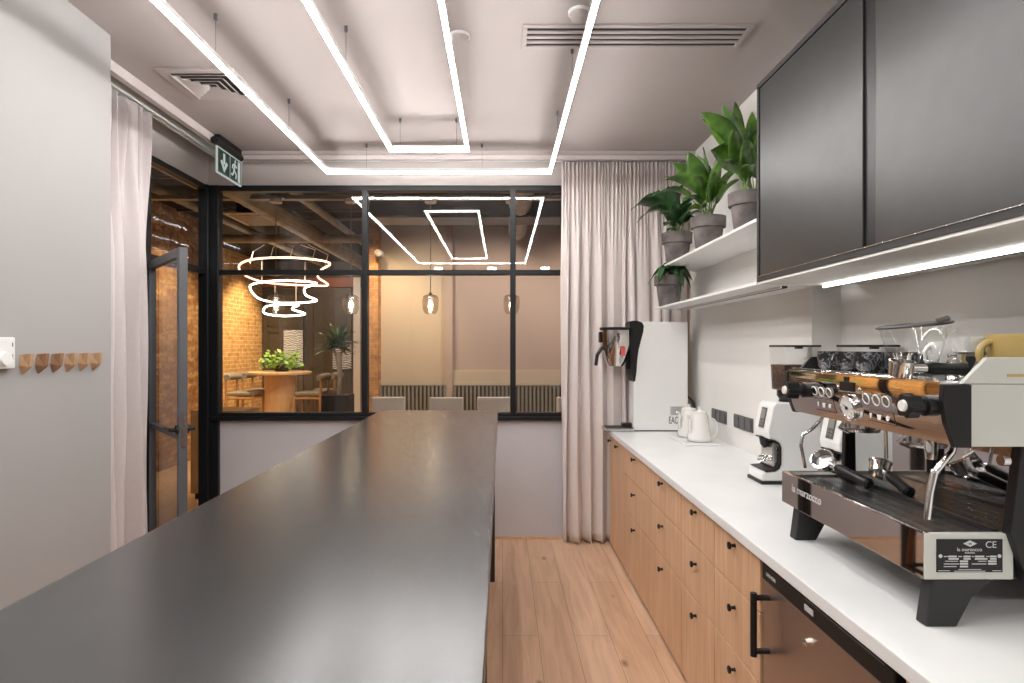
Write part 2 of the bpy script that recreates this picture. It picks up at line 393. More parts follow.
# ---- left door wall frame
dw = MB()
dw.box(XL-0.06, XL+0.0, 3.82, 3.90, 0, 2.81).box(XL-0.06, XL, 3.82, YB-0.05, 2.77, 2.81).box(XL-0.06, XL, 3.90, YB-0.05, 2.10, 2.15)
dwo = struct(dw.build('window_2', M['frame'], origin=(0,0,0), bevel=0.004))
MB().box(XL-0.035, XL-0.028, 3.90, YB-0.05, 2.15, 2.77).build('pane', M['glass'], dwo)
# ---- open glass door leaf (hinged at Y 3.9)
hx, hy = XL+0.005, 3.885
fx, fy = -1.80, 3.30
L = math.hypot(fx-hx, fy-hy); ang = math.atan2(fy-hy, fx-hx)
R = Matrix.Translation((hx,hy,0)) @ Matrix.Rotation(ang, 4, 'Z')
dr = bpy.data.objects.new('door_1', None); col.objects.link(dr); dr.location = (hx,hy,0); dr.rotation_euler = (0,0,ang); struct(dr)
MB().box(0.0,0.05,-0.022,0.022,0.01,2.09).box(L-0.05,L,-0.022,0.022,0.01,2.09).box(0.05,L-0.05,-0.022,0.022,2.04,2.09).box(0.05,L-0.05,-0.022,0.022,0.01,0.10).box(0.05,L-0.05,-0.018,0.018,1.0,1.03).build('leaf_frame', M['frame_grey'], dr, local=True, bevel=0.003)
MB().box(0.05,L-0.05,-0.004,0.004,0.10,1.0).box(0.05,L-0.05,-0.004,0.004,1.03,2.04).build('leaf_pane', M['glass'], dr, local=True)
for sgn in (1,-1):
    MB().tube([(L-0.028,0.02*sgn,1.06),(L-0.028,0.06*sgn,1.06)],0.011).tube([(L-0.028,0.06*sgn,1.06),(L-0.15,0.06*sgn,1.06)],0.010).lathe([(0.026,0.0),(0.026,0.010)],(L-0.028,0.0225*sgn if sgn>0 else -0.0325,1.06),axis='y').build('door_handle', M['black'], dr, local=True, smooth=True)
MB().box(L-0.001,L+0.002,-0.011,0.011,0.96,1.16).build('lock_plate', M['steel'], dr, local=True)

# ------------------------------------------------------------------ suspended light strips
ZS = 2.81
def strip(name, pts, label, closed=True):
    """LED profile following pts (x,y)."""
    t = thing(name, label, 'ceiling light', (pts[0][0], pts[0][1], ZS), 'suspended LED strip rectangles')
    hs = MB(); df = MB(); w = 0.0105
    n = len(pts); segs = [(pts[i], pts[(i+1)%n]) for i in range(n if closed else n-1)]
    for (a, b) in segs:
        x0, x1 = sorted((a[0], b[0])); y0, y1 = sorted((a[1], b[1]))
        hs.box(x0-w, x1+w, y0-w, y1+w, ZS+0.006, ZS+0.03)
        df.box(x0-w+0.001, x1+w-0.001, y0-w+0.001, y1+w-0.001, ZS-0.006, ZS+0.0065)
    hs.build('housing', M['white_matte'], t); df.build('diffuser', M['strip'], t)
    return t
OX0, OX1, OY0, OY1 = -1.285, 0.348, 0.35, 4.30
s1 = strip('light_strip', [(OX0,OY0),(OX1,OY0),(OX1,OY1),(OX0,OY1)], 'large outer rectangle of thin white LED strip hung below the ceiling')
s2 = strip('light_strip', [(-0.728,0.84),(-0.228,0.84),(-0.228,3.82),(-0.728,3.82)], 'smaller inner rectangle of thin white LED strip hung inside the larger one')
for root, spots in ((s1, [(OX0,2.62),(OX0,3.52),(OX0,1.4),(OX1,2.92),(OX1,3.70),(OX1,1.6),(-1.0,OY1),(-0.15,OY1)]), (s2, [(-0.728,2.72),(-0.728,1.5),(-0.228,1.4),(-0.228,2.3),(-0.728+0.06,3.82),(-0.30,3.82)])):
    for (x, y) in spots:
        MB().tube([(x,y,ZS+0.03),(x,y,H-0.0)],0.0012,6).lathe([(0.008,0),(0.008,0.025)],(x,y,H-0.026),n=12).build('suspension_wire', M['frame_grey'], root)

# ceiling diffuser (square) and linear vent, smoke detectors
t = thing('air_diffuser', 'square white ceiling air diffuser with nested louvres above the exit sign side', 'air vent', (-1.65,3.33,H))
x0,x1,y0,y1 = -1.86,-1.44,3.12,3.54
fr_ = MB()
def sqring(mb, x0,x1,y0,y1,w,z0,z1):
    mb.box(x0,x1,y0,y0+w,z0,z1).box(x0,x1,y1-w,y1,z0,z1).box(x0,x0+w,y0+w,y1-w,z0,z1).box(x1-w,x1,y0+w,y1-w,z0,z1)
sqring(fr_, x0,x1,y0,y1,0.05,H-0.012,H)
fr_.build('frame', M['ceil'], t, bevel=0.003)
MB().box(x0+0.05,x1-0.05,y0+0.05,y1-0.05,H-0.003,H-0.001).build('dark_backing', M['black_matte'], t)
for i in range(4):
    q = 0.058+i*0.036; lm = MB()
    a, b, c, d = x0+q, x1-q, y0+q, y1-q
    # sloped louvre frames
    k = 0.024
    lm.add([(a,c,H-0.018),(b,c,H-0.018),(b,d,H-0.018),(a,d,H-0.018),(a+k,c+k,H-0.002),(b-k,c+k,H-0.002),(b-k,d-k,H-0.002),(a+k,d-k,H-0.002)],
           [(0,1,5,4),(1,2,6,5),(2,3,7,6),(3,0,4,7)])
    lm.build('louvre', M['ceil'], t, solid=0.003)
t = thing('linear_vent', 'long white linear ceiling vent with four dark slots beside a light strip', 'air vent', (0.63,2.8,H))
x0,x1,y0,y1 = 0.095,1.165,2.70,2.91
fm = MB(); sqring(fm, x0,x1,y0,y1,0.022,H-0.010,H)
fm.build('frame', M['ceil'], t, bevel=0.002)
MB().box(x0+0.02,x1-0.02,y0+0.02,y1-0.02,H-0.003,H-0.001).build('dark_backing', M['black'], t)
for i in range(3):
    yy = y0+0.022+ (i+1)*0.0333+i*0.0110
    MB().box(x0+0.02,x1-0.02,yy-0.004,yy+0.014,H-0.010,H-0.002).build('slat', M['ceil'], t)
for (x, y, lb) in ((0.342,2.60,'round white smoke detector on the ceiling in front of the linear vent'),(-0.205,2.80,'round white smoke detector on the ceiling by the inner light strip')):
    t = thing('smoke_detector', lb, 'smoke detector', (x,y,H), 'ceiling smoke detectors')
    MB().lathe([(0.05,0),(0.05,-0.012)],(x,y,H)).build('base', M['white_matte'], t, smooth=True)
    MB().lathe([(0.042,-0.012),(0.040,-0.030),(0.025,-0.040)],(x,y,H)).build('dome', M['ceil'], t, smooth=True)

# ------------------------------------------------------------------ exit sign
ex = -2.0
t = thing('exit_sign', 'green and white emergency exit sign with arrow and running figure, hanging left of window', 'exit sign', (ex,4.29,2.965))
MB().tube([(ex,4.06,2.965),(ex,4.46,2.965)],0.027,20).box(ex-0.02,ex+0.02,4.10,4.44,2.97,3.019).build('lamp_housing', M['black'], t, smooth=True)
MB().box(ex-0.006,ex+0.006,4.09,4.47,2.75,2.938).build('sign_panel', M['signwhite'], t)
MB().box(ex+0.006,ex+0.0075,4.10,4.275,2.76,2.928).box(ex+0.006,ex+0.0075,4.285,4.46,2.76,2.928).build('green_field', M['green'], t)
pg = MB()
xx0, xx1 = ex+0.0075, ex+0.009
def poly(pts): pg.prism(pts, 'x', xx0, xx1)
ya = 4.1875
poly([(ya-0.014,2.910),(ya+0.014,2.910),(ya+0.014,2.835),(ya-0.014,2.835)])
poly([(ya-0.055,2.845),(ya-0.03,2.860),(ya,2.810),(ya,2.775)]); poly([(ya+0.055,2.845),(ya+0.03,2.860),(ya,2.810),(ya,2.775)])
pg.build('arrow', M['signwhite'], t); pg = MB()
yb = 4.3725
poly([(yb+0.03,2.765),(yb+0.07,2.765),(yb+0.07,2.920),(yb+0.03,2.920)])
pg.lathe([(0.012,0),(0.012,0.0015)],(xx0,yb-0.012,2.907),n=12,axis='x')
def limb(a, b, w=0.0075):
    a, b = Vector(a), Vector(b); d = (b-a).normalized(); q = Vector((-d.y,d.x))*w
    poly([tuple(a+q),tuple(b+q),tuple(b-q),tuple(a-q)])
limb((yb-0.02,2.890),(yb-0.03,2.835),0.012)
limb((yb-0.03,2.840),(yb+0.005,2.815)); limb((yb+0.005,2.815),(yb-0.005,2.780))
limb((yb-0.03,2.840),(yb-0.05,2.800)); limb((yb-0.05,2.800),(yb-0.075,2.800))
limb((yb-0.02,2.885),(yb+0.012,2.865)); limb((yb-0.02,2.885),(yb-0.055,2.870)); limb((yb-0.055,2.870),(yb-0.06,2.845))
pg.build('running_figure', M['signwhite'], t)

# ------------------------------------------------------------------ curtains
def curtain(name, label, a, b, z0, z1, side, folds, amp, mat, seed, tops=2.6):
    """a,b = (x,y) ends; side = unit normal (x,y) of the folds; rounded ridges with tight valleys below, fine gathers at the top"""
    a = Vector(a); b = Vector(b); sd = Vector(side); nx = int(folds*30); nz = 40
    rnd = random.Random(seed)
    ws = [rnd.uniform(0.55,1.5) for _ in range(folds)]; tot = sum(ws); ed = [0]
    for w in ws: ed.append(ed[-1]+w/tot)
    hs = [rnd.uniform(0.45,1.0) for _ in range(folds)]; ls = [rnd.uniform(-0.25,0.25) for _ in range(folds)]
    ph = [rnd.uniform(0,6.28) for _ in range(6)]
    def fold(u, v):
        u = min(0.99999,max(0,u)); k = 0
        while ed[k+1] < u: k += 1
        t = (u-ed[k])/(ed[k+1]-ed[k]); t = t + ls[k]*t*(1-t)
        return hs[k]*(2*(1-abs(2*t-1)**2.4)-1) - (1-hs[k])*0.5
    vs = []
    for j in range(nz+1):
        v = j/nz; z = z1 + (z0-z1)*v
        low = min(1, max(0, (v-0.03)/0.30)); low = low*low*(3-2*low)
        for i in range(nx+1):
            u = i/nx
            uu = u + (0.010*math.sin(v*2.5+ph[0]+u*7) + 0.006*math.sin(v*5+ph[1]+u*17))*low
            d = amp*(fold(uu, v)*low*(0.7+0.3*v) + 0.34*math.sin(u*2*PI*folds*tops+1.3*math.sin(u*40+ph[2]))*(1-low))
            d += amp*0.08*math.sin(z*4+u*14+ph[3])*low
            p = a.lerp(b, u) + sd*d + (b-a).normalized()*0.012*math.sin(uu*2*PI*folds)*low
            zz = z + (0.008*math.sin(u*folds*6.28+1) if j == nz else 0)
            vs.append((p.x, p.y, zz))
    fs = [(j*(nx+1)+i, j*(nx+1)+i+1, (j+1)*(nx+1)+i+1, (j+1)*(nx+1)+i) for j in range(nz) for i in range(nx)]
    return tag(MB().add(vs, fs).build(name, mat, smooth=True, solid=0.003), label, 'curtain')
curtain('curtain', 'wide pinkish grey curtain gathered in the back right corner beside the window', (0.462,4.557),(1.44,4.557),0.012,2.968,(0,-1),11,0.049,M['curtain'],3,3.2)
curtain('curtain', 'narrow pale pink curtain pushed open beside the glass door on the left', (-2.165,2.86),(-2.165,3.585),0.012,2.955,(1,0),6,0.085,M['curtainL'],5,1.6)

# ------------------------------------------------------------------ bar table
hb = 0.43; ZT = CH-hb
def tp(px_, py_):
    Y = hb*F/(py_-CY); return ((px_-CX)/F*Y, Y)
xl_far = -1.905*hb; yf = hb*F/63.7
near = -0.35
top = [(-0.822,near),(-0.022+0.0,near),(-0.030,yf),(xl_far,yf)]
t = thing('bar_table', 'long high bar table with a charcoal wood grain top in the foreground', 'table', (-0.42,1.8,0))
MB().prism(top, 'z', ZT-0.04, ZT).build('tabletop', M['bar'], t, bevel=0.002)
MB().box(-0.78,-0.06,-0.25,yf-0.07,ZT-0.16,ZT-0.04).build('apron', M['hookB'], t)  # unseen; brown wood added for its reflection in the machine panel
for x in (-0.76,-0.08):
    for y in (-0.2, 1.85, yf-0.12):
        MB().box(x-0.03,x+0.03,y-0.03,y+0.03,0,ZT-0.12).build('leg', M['black_matte'], t, bevel=0.003)
# bar stools tucked on the left side (seen in the polished machine)
t0 = thing('bar_stool', 'reddish brown wooden bar stool with a dark seat tucked under the bar table, nearest one', 'stool', (-0.62,0.9,0), 'bar stools under the bar table')
MB().box(-0.2,0.2,-0.2,0.2,0.72,0.75).build('seat', M['black_matte'], t0, local=True, bevel=0.012)
for sx in (-1,1):
    for sy in (-1,1):
        MB().tube([(sx*0.21,sy*0.21,0),(sx*0.165,sy*0.165,0.72)],[0.014,0.02],10).build('leg', M['stoolwood'], t0, local=True, smooth=True)
MB().tube([(-0.2,-0.2,0.28),(0.2,-0.2,0.28)],0.011).tube([(0.2,-0.2,0.28),(0.2,0.2,0.28)],0.011).tube([(0.2,0.2,0.28),(-0.2,0.2,0.28)],0.011).tube([(-0.2,0.2,0.28),(-0.2,-0.2,0.28)],0.011).build('foot_rail', M['black_matte'], t0, local=True, smooth=True)
for sy in (-1,1): MB().tube([(-0.17,sy*0.17,0.74),(-0.22,sy*0.19,0.98)],0.015).build('back_post', M['stoolwood'], t0, local=True, smooth=True)
MB().prism([(-0.21,-0.2),(-0.19,-0.2),(-0.20,0.0),(-0.19,0.2),(-0.21,0.2),(-0.225,0.0)],'z',0.86,0.98).build('backrest', M['black_matte'], t0, local=True, bevel=0.004)
for i, (y, lb) in enumerate(((1.65,'reddish brown wooden bar stool with a dark seat under the bar table, second along'),(2.4,'reddish brown wooden bar stool with a dark seat under the bar table, third along'),(3.15,'reddish brown bar stool with a dark seat under the far end of the bar table'))):
    dup(t0, (-0.62,y,0), lb)

# ------------------------------------------------------------------ base cabinets, counter, fridge
XC = 0.825; XE = 0.805; ZC = 0.9; YE = 4.50
tag(MB().box(XE,XR-0.001,YN,YE,ZC-0.036,ZC).box(XE,XN-0.001,-0.6,YN,ZC-0.036,ZC).build('worktop', M['counter'], bevel=0.003), 'long white worktop running the length of the right wall', 'worktop')
def knob(parent, y, z):
    MB().lathe([(0.0075,0.0),(0.0055,-0.006),(0.0055,-0.014),(0.013,-0.018),(0.013,-0.024),(0.009,-0.026)],(XC-0.001,y,z),n=16,axis='x').build('knob', M['black'], parent, smooth=True)
def front(root, y0, y1, z0, z1, name, kz, ky=None):
    g = 0.0035
    d = MB().box(XC,XC+0.02,y0+g,y1-g,z0+g,z1-g).build(name, M['oak'], root, bevel=0.0015)
    knob(d, (y0+y1)/2 if ky is None else ky, kz)
def carcass(root, y0, y1):
    xb = XR-0.01 if y0 > YN-0.1 else XN-0.02
    MB().box(XC+0.022,xb,y0+0.001,y1-0.001,0.03,ZC-0.037).build('body', M['oak_shade'], root)
    MB().box(XC+0.004,XC+0.022,y1-0.004,y1-0.001,0.03,ZC-0.04).build('edge_strip', M['oak'], root)
    MB().box(XC+0.02,XC+0.03,y0+0.001,y1-0.001,0.0,0.03).build('plinth', M['oak_shade'], root)
def unit(y0, y1, label, kind):
    root = thing('base_cabinet', label, 'cabinet', (1.15,(y0+y1)/2,0), 'oak base cabinets under the worktop')
    carcass(root, y0, y1)
    if kind == 'door': front(root, y0, y1, 0.03, 0.858, 'door', 0.815, (y0+y1)/2)
    elif kind == 'drawers':
        front(root, y0, y1, 0.675, 0.858, 'drawer', 0.825)
        front(root, y0, y1, 0.445, 0.675, 'drawer', 0.605)
        front(root, y0, y1, 0.03, 0.445, 'drawer', 0.385)
    else: front(root, y0, y1, 0.03, 0.858, 'door', 0.815)
    return root
unit(4.39, YE, 'narrow oak door cabinet at the curtain end of the worktop', 'door')
unit(3.97, 4.39, 'oak cabinet with one tall door, second from the curtain', 'door')
unit(3.32, 3.97, 'oak three-drawer cabinet below the white kettles, nearest the door cabinets', 'drawers')
unit(2.70, 3.32, 'oak three-drawer cabinet, second of four from the curtain', 'drawers')
unit(2.277, 2.70, 'oak three-drawer cabinet, third of four from the curtain', 'drawers')
unit(1.87, 2.277, 'oak three-drawer cabinet directly left of the fridge', 'drawers')
unit(0.2, 1.20, 'oak cabinet just visible at bottom right, beyond the fridge', 'side')
# fridge
f0, f1 = 1.225, 1.85
t = thing('undercounter_fridge', 'copper-toned steel undercounter fridge with black top strip and black handle', 'fridge', (1.2,1.55,0))
MB().box(XC+0.03,1.5,f0,f1,0.0,ZC-0.045).build('body', M['black_matte'], t)
d = MB().box(XC-0.002,XC+0.03,f0,f1-0.005,0.06,0.798).build('door', M['fridge'], t, bevel=0.003)
c = MB().box(XC-0.004,XC+0.03,f0,f1,0.799,0.850).build('control_strip', M['black'], t, bevel=0.003)
MB().box(XC-0.006,XC-0.003,f0+0.03,f0+0.36,0.8455,0.848).build('trim_line', M['frame_grey'], c)
MB().box(XC-0.006,XC-0.003,1.545,1.588,0.817,0.832).build('badge', M['label'], c)
textmb('LIEBHERR',0.015,(XC-0.0045,1.79,0.823),(0,-1,0),(0,0,1)).build('brand_lettering', M['label'], c)
MB().tube([(XC-0.05,1.806,0.575),(XC-0.05,1.806,0.77)],0.010,12).tube([(XC,1.806,0.755),(XC-0.05,1.806,0.755)],0.009,12).tube([(XC,1.806,0.59),(XC-0.05,1.806,0.59)],0.009,12).build('handle', M['black'], d, smooth=True)
MB().lathe([(0.011,0),(0.011,-0.010),(0.008,-0.012)],(XC-0.002,1.572,0.735),n=20,axis='x').box(XC-0.018,XC-0.012,1.569,1.575,0.722,0.737).build('lock', M['chrome'], d, smooth=True)

# ------------------------------------------------------------------ upper cabinet
XU = 1.15; ZU = 1.817; YU = 2.645
t = thing('wall_cabinet', 'large charcoal wall cabinet with flat doors above the espresso machine', 'cabinet', (1.38,1.6,ZU))
MB().box(XU+0.02,XN-0.001,0.3,YU,ZU+0.004,2.712).build('carcass', M['cab'], t)
MB().box(XU+0.0,XU+0.02,0.3,YU,ZU+0.004,ZU+0.026).box(XU,XU+0.02,0.3,YU,2.69,2.712).box(XU,XU+0.02,YU-0.018,YU,ZU+0.02,2.7).build('frame_edge', M['black_matte'], t)
MB().box(XU+0.012,XU+0.0205,1.79,1.885,ZU+0.03,2.688).build('channel', M['black'], t)
MB().box(XU+0.004,XU+0.018,1.875,YU-0.022,ZU+0.03,2.688).build('door', M['cab'], t, bevel=0.002)
MB().box(XU-0.002,XU+0.016,0.98,1.80,ZU+0.028,2.688).build('door', M['cab'], t, bevel=0.002)
MB().box(XU-0.002,XU+0.016,0.32,0.97,ZU+0.028,2.688).build('door', M['cab'], t, bevel=0.002)
MB().box(XU+0.004,XN-0.001,0.3,YU,ZU-0.006,ZU+0.004).build('underside_panel', M['wall_r'], t)
MB().box(XU-0.003,XU+0.003,0.3,YU,ZU+0.026,ZU+0.0285).build('edge_trim', M['steel'], t)
tag(MB().box(1.445,1.475,0.5,YU-0.02,ZU-0.02,ZU-0.0065).build('led_profile', M['black_matte']), 'thin black lighting profile fixed under the charcoal wall cabinet', 'light fitting')
tag(MB().box(1.437,1.444,0.5,YU-0.02,ZU-0.022,ZU-0.0065).build('led_line', M['led']), 'thin LED line with added glow beside the black profile under the charcoal wall cabinet', 'LED line')

# ------------------------------------------------------------------ shelves
YS0 = YU+0.006; YS1 = 4.42
t = thing('wall_shelf', 'upper white wall shelf carrying three large potted plants', 'shelf', (1.31,3.5,2.09), 'white wall shelves')
MB().box(1.15,XR-0.001,YS0,YS1,2.098,2.112).build('board', M['white'], t, bevel=0.001)
t = thing('wall_shelf', 'lower white wall shelf with a black lighting groove under it', 'shelf', (1.31,3.5,1.80), 'white wall shelves')
MB().box(1.15,XR-0.001,YS0,YS1,1.810,1.824).build('board', M['white'], t, bevel=0.001)
MB().box(1.29,1.315,YS0+0.05,YS1-0.1,1.800,1.8105).build('light_groove', M['black_matte'], t)
MB().box(1.285,1.289,YS0+0.05,YS1-0.1,1.798,1.8105).build('edge_profile', M['steel'], t)

# ------------------------------------------------------------------ potted plants
def leaf(mb, base, tip, w, arch=0.15, petiole=0.35, droop=0.0, twist=0.0, st=None):
    base = Vector(base); tip = Vector(tip); d = tip-base; Ln = d.length
    up = Vector((0,0,1)); n = 12
    ctrl = base.lerp(tip, 0.45) + up*(Ln*arch) - Vector((d.x,d.y,0))*0.12
    def P(s): return base*(1-s)**2 + ctrl*2*s*(1-s) + tip*s*s
    side0 = d.cross(up)
    if side0.length < 1e-4: side0 = Vector((1,0,0))
    side0.normalize()
    if st is not None: st.tube([P(petiole*i/4) for i in range(5)], [0.0045,0.004,0.0036,0.0032,0.003], 6)
    vs = []
    for i in range(n+1):
        s = petiole + (1-petiole)*i/n; q = i/n
        p = P(s); tg = (P(min(1,s+0.02))-P(max(0,s-0.02))).normalized()
        sd = (side0 - tg*side0.dot(tg)).normalized()
        nm = sd.cross(tg)
        if nm.z < 0: nm = -nm
        rot = Matrix.Rotation(twist, 3, tg); sd = rot @ sd; nm = rot @ nm
        wd = w*0.5*(math.sin(PI*min(1,q**0.75))**0.85 if q < 1 else 0)+0.0006
        wav = 0.06*w*math.sin(q*9)
        vs += [p+sd*wd+nm*(0.28*wd+wav), p+sd*wd*0.5+nm*0.16*wd, p, p-sd*wd*0.5+nm*0.16*wd, p-sd*wd+nm*(0.28*wd-wav)]
    fs = [(i*5+k, i*5+k+1, (i+1)*5+k+1, (i+1)*5+k) for i in range(n) for k in range(4)]
    mb.add(vs, fs)
def pot(parent, c, rt, rb, h):
    x, y, z = c
    MB().lathe([(rb*0.2,0),(rb,0),(rb+(rt-rb)*0.7,h*0.68),(rt*1.06,h*0.70),(rt*1.09,h),(rt*0.98,h),(rt*0.95,h*0.88),(0.01,h*0.86)],(x,y,z),n=36).build('pot', M['pot'], parent, smooth=True)
    MB().lathe([(rt*0.955,h*0.885),(0.002,h*0.90)],(x,y,z),n=24,close=False).build('soil', M['soil'], parent)
def plant(name, label, px_, Y, zsh, rt, h, tips, mat, group=None, xc=1.28, pet=0.3, w=0.09, seed=1, xtra=True):
    x = (px_-CX)/F*Y; rnd = random.Random(seed)
    x = min(x, XR-0.115)
    t = thing(name, label, 'plant', (x,Y,zsh), group)
    pot(t, (x,Y,zsh), rt, rt*0.72, h)
    mb = MB(); st = MB()
    extra = []
    for q in tips:
        if xtra and rnd.random() < 0.6: extra.append((q[0]+rnd.uniform(-9,9), q[1]+rnd.uniform(2,16), q[2]+rnd.uniform(-0.1,0.15), q[3]*rnd.uniform(0.6,0.95), (q[4] if len(q)>4 else 0.25)*rnd.uniform(0.8,1.5), rnd.uniform(-1.1,1.1)))
    for tp_ in list(tips)+extra:
        tx, ty, dy, ww = tp_[:4]; ar = tp_[4] if len(tp_) > 4 else 0.25; tw = tp_[5] if len(tp_) > 5 else rnd.uniform(-0.4,0.4)
        tipw = W(tx, ty, Y+dy)
        tipw.x = min(tipw.x, XR-0.03)
        b = Vector((x+rnd.uniform(-0.03,0.03), Y+rnd.uniform(-0.03,0.03), zsh+h*0.88))
        leaf(mb, b, tipw, ww, ar, pet, 0, tw, st)
    for v in mb.v: v.x = min(v.x, XR-0.008)
    mb.build('foliage', mat, t, smooth=True, solid=0.0012)
    st.build('stem', M['stem'], t, smooth=True)
    return t
zu = 2.112
plant('potted_plant', 'dark leafy potted plant on the upper shelf nearest the curtain', 677, 4.28, zu, 0.100, 0.245,
      [(631,210,-0.1,0.13,0.75,0.5),(648,196,0.0,0.12,0.5,0.9),(657,190,0.05,0.12,0.35),(668,186,-0.1,0.12,0.2,0.6),(683,184,0.0,0.12,0.2),(697,195,-0.1,0.11,0.35),(702,212,-0.1,0.11,0.5),(664,226,-0.15,0.08,0.6),(690,214,-0.2,0.10,0.45,0.6),(672,205,-0.2,0.11,0.35,0.7),(660,212,-0.2,0.09,0.5)], M['leafdark'], 'plants on the upper shelf', seed=1)
plant('potted_plant', 'potted plant with long bright leaves in the middle of the upper shelf', 708, 3.62, zu, 0.098, 0.215,
      [(652,196,-0.1,0.055,0.55,0.3),(665,180,0.0,0.09,0.5,0.6),(672,163,0.0,0.10,0.3,0.7),(688,152,-0.05,0.12,0.2,0.9),(703,147,0.05,0.12,0.15,0.8),(722,151,-0.1,0.11,0.2,0.7),(736,170,-0.1,0.09,0.35),(682,202,-0.15,0.06,0.6),(727,184,-0.15,0.12,0.45,1.1),(706,203,-0.25,0.11,0.55,1.2),(714,172,-0.2,0.10,0.3,0.9),(694,176,-0.2,0.09,0.3,0.8)], M['leaf'], 'plants on the upper shelf', seed=2)
plant('potted_plant', 'tall potted plant with broad leaves beside the charcoal wall cabinet', 748, 3.06, zu, 0.092, 0.218,
      [(701,112,-0.05,0.11,0.30,0.8),(711,150,-0.1,0.12,0.45,0.9),(721,104,0.0,0.10,0.15,0.7),(735,102,0.1,0.09,0.1),(752,112,0.0,0.09,0.12,0.9),(760,128,-0.05,0.11,0.2,0.9),(759,150,-0.1,0.11,0.3,1.0),(724,160,-0.15,0.08,0.45),(733,130,-0.15,0.12,0.2,1.0),(745,140,-0.2,0.11,0.25,0.9),(716,130,0.05,0.11,0.3,0.8),(750,165,-0.2,0.08,0.4)], M['leaf'], 'plants on the upper shelf', seed=3)
plant('potted_plant', 'small potted plant with short trailing leaves on the lower shelf', 669, 4.24, 1.824, 0.098, 0.215,
      [(655,277,-0.10,0.08,0.6,0.6),(659,270,-0.12,0.08,0.5,0.8),(668,268,-0.16,0.08,0.5,0.7),(677,268,-0.14,0.08,0.5,0.8),(687,270,-0.14,0.08,0.5,0.9),(693,281,-0.1,0.07,0.9,0.6),(692,291,-0.12,0.06,1.2),(684,288,-0.2,0.06,1.0),(658,284,-0.15,0.06,1.0),(678,272,-0.15,0.07,0.6),(664,276,-0.12,0.06,0.7),(672,268,-0.15,0.06,0.5),(683,276,-0.1,0.06,0.7)], M['leafdark'], None, seed=4, w=0.06)

# ------------------------------------------------------------------ coat hooks and thermostat on the left wall
lbs = ['pale oak wedge-shaped coat hook closest to the white thermostat','darker walnut coat hook, second from the thermostat','darker walnut coat hook, third from the thermostat','pale oak coat hook, fourth from the thermostat','pale oak coat hook, second from the wall corner','pale oak coat hook nearest the wall corner and curtain']
for i in range(6):
    y = 2.284+i*0.0785; z = 1.463+i*0.0; x = -1.875
    mb = MB()
    # faceted wedge: wide slanted top, ridge, tapering to bottom
    mb.add([(x,y-0.009,z+0.036),(x+0.040,y-0.009,z+0.040),(x+0.034,y-0.007,z-0.012),(x,y-0.005,z-0.042),
            (x,y+0.009,z+0.036),(x+0.040,y+0.009,z+0.040),(x+0.034,y+0.007,z-0.012),(x,y+0.005,z-0.042),(x,y-0.017,z-0.006),(x,y+0.017,z-0.006)],
           [(0,1,2,8),(8,2,3),(1,5,6,2),(2,6,7,3),(0,4,5,1),(5,4,9,6),(6,9,7),(0,8,3,7,9,4)])
    tag(mb.build('coat_hook', M['hookB'] if i in (1,2) else M['hookA'], bevel=0.001), lbs[i], 'coat hook', 'wooden coat hooks on the left wall')
t = thing('thermostat', 'square white thermostat with a round dial on the left wall', 'thermostat', (-1.875,2.20,1.44))
MB().box(-1.875,-1.85,2.08,2.222,1.447,1.565).build('body', M['white_matte'], t, bevel=0.004)
MB().lathe([(0.026,0),(0.024,0.014)],(-1.85,2.17,1.485),axis='x').build('dial', M['white'], t, smooth=True)
MB().box(-1.8505,-1.8490,2.207,2.211,1.53,1.545).box(-1.8505,-1.849,2.207,2.211,1.48,1.50).build('marking', M['socket'], t)

# ------------------------------------------------------------------ wall sockets
def socket(y0, y1, n, z, lb, skip=False):
    t = thing('wall_socket', lb, 'wall socket', (XR,(y0+y1)/2,z-0.05), 'grey wall sockets above the worktop')
    MB().box(XR-0.008,XR,y0,y1,z-0.042,z+0.042).build('plate', M['socket'], t, bevel=0.002)
    w = (y1-y0)/n
    for i in range(n):
        a = y0+i*w
        MB().box(XR-0.014,XR-0.008,a+0.010,a+w-0.010,z-0.034,z+0.034).build('outlet', M['socket'], t, bevel=0.003)
socket(3.83,4.09,3,1.06,'grey triple wall socket partly behind the white kettles')
socket(3.425,3.70,3,1.065,'grey triple wall socket between the kettles and the coffee grinder')

# ------------------------------------------------------------------ batch coffee brewer (white)
bx0, bx1, by0, by1 = 0.971, 1.376, 4.34, 4.49
t = thing('coffee_brewer', 'tall white batch coffee brewer with steel brew basket in front of the curtain', 'coffee machine', (1.17,4.44,0.9))
MB().box(bx0,bx1,by0,by1,0.908,1.715).build('housing', M['white'], t, bevel=0.006)
MB().box(bx0+0.01,bx1-0.01,by0+0.005,by1-0.005,0.9,0.91).build('base_plate', M['black_matte'], t)
# black curved front flash
def zz(py): return CH-(py-CY)/F*by0
def xx(px_): return (px_-CX)/F*by0
cv = [(629.5,322),(632,320.8),(637,320.6),(642,322.5),(643.8,326),(643.2,332),(641,340),(638.5,350),(637.2,360),(636.6,370),(635.2,381),(633.5,382),(631.0,372),(629.5,345)]
MB().prism([(xx(a), zz(b)) for a, b in cv], 'y', by0-0.003, by1+0.003).build('front_flash', M['black'], t)
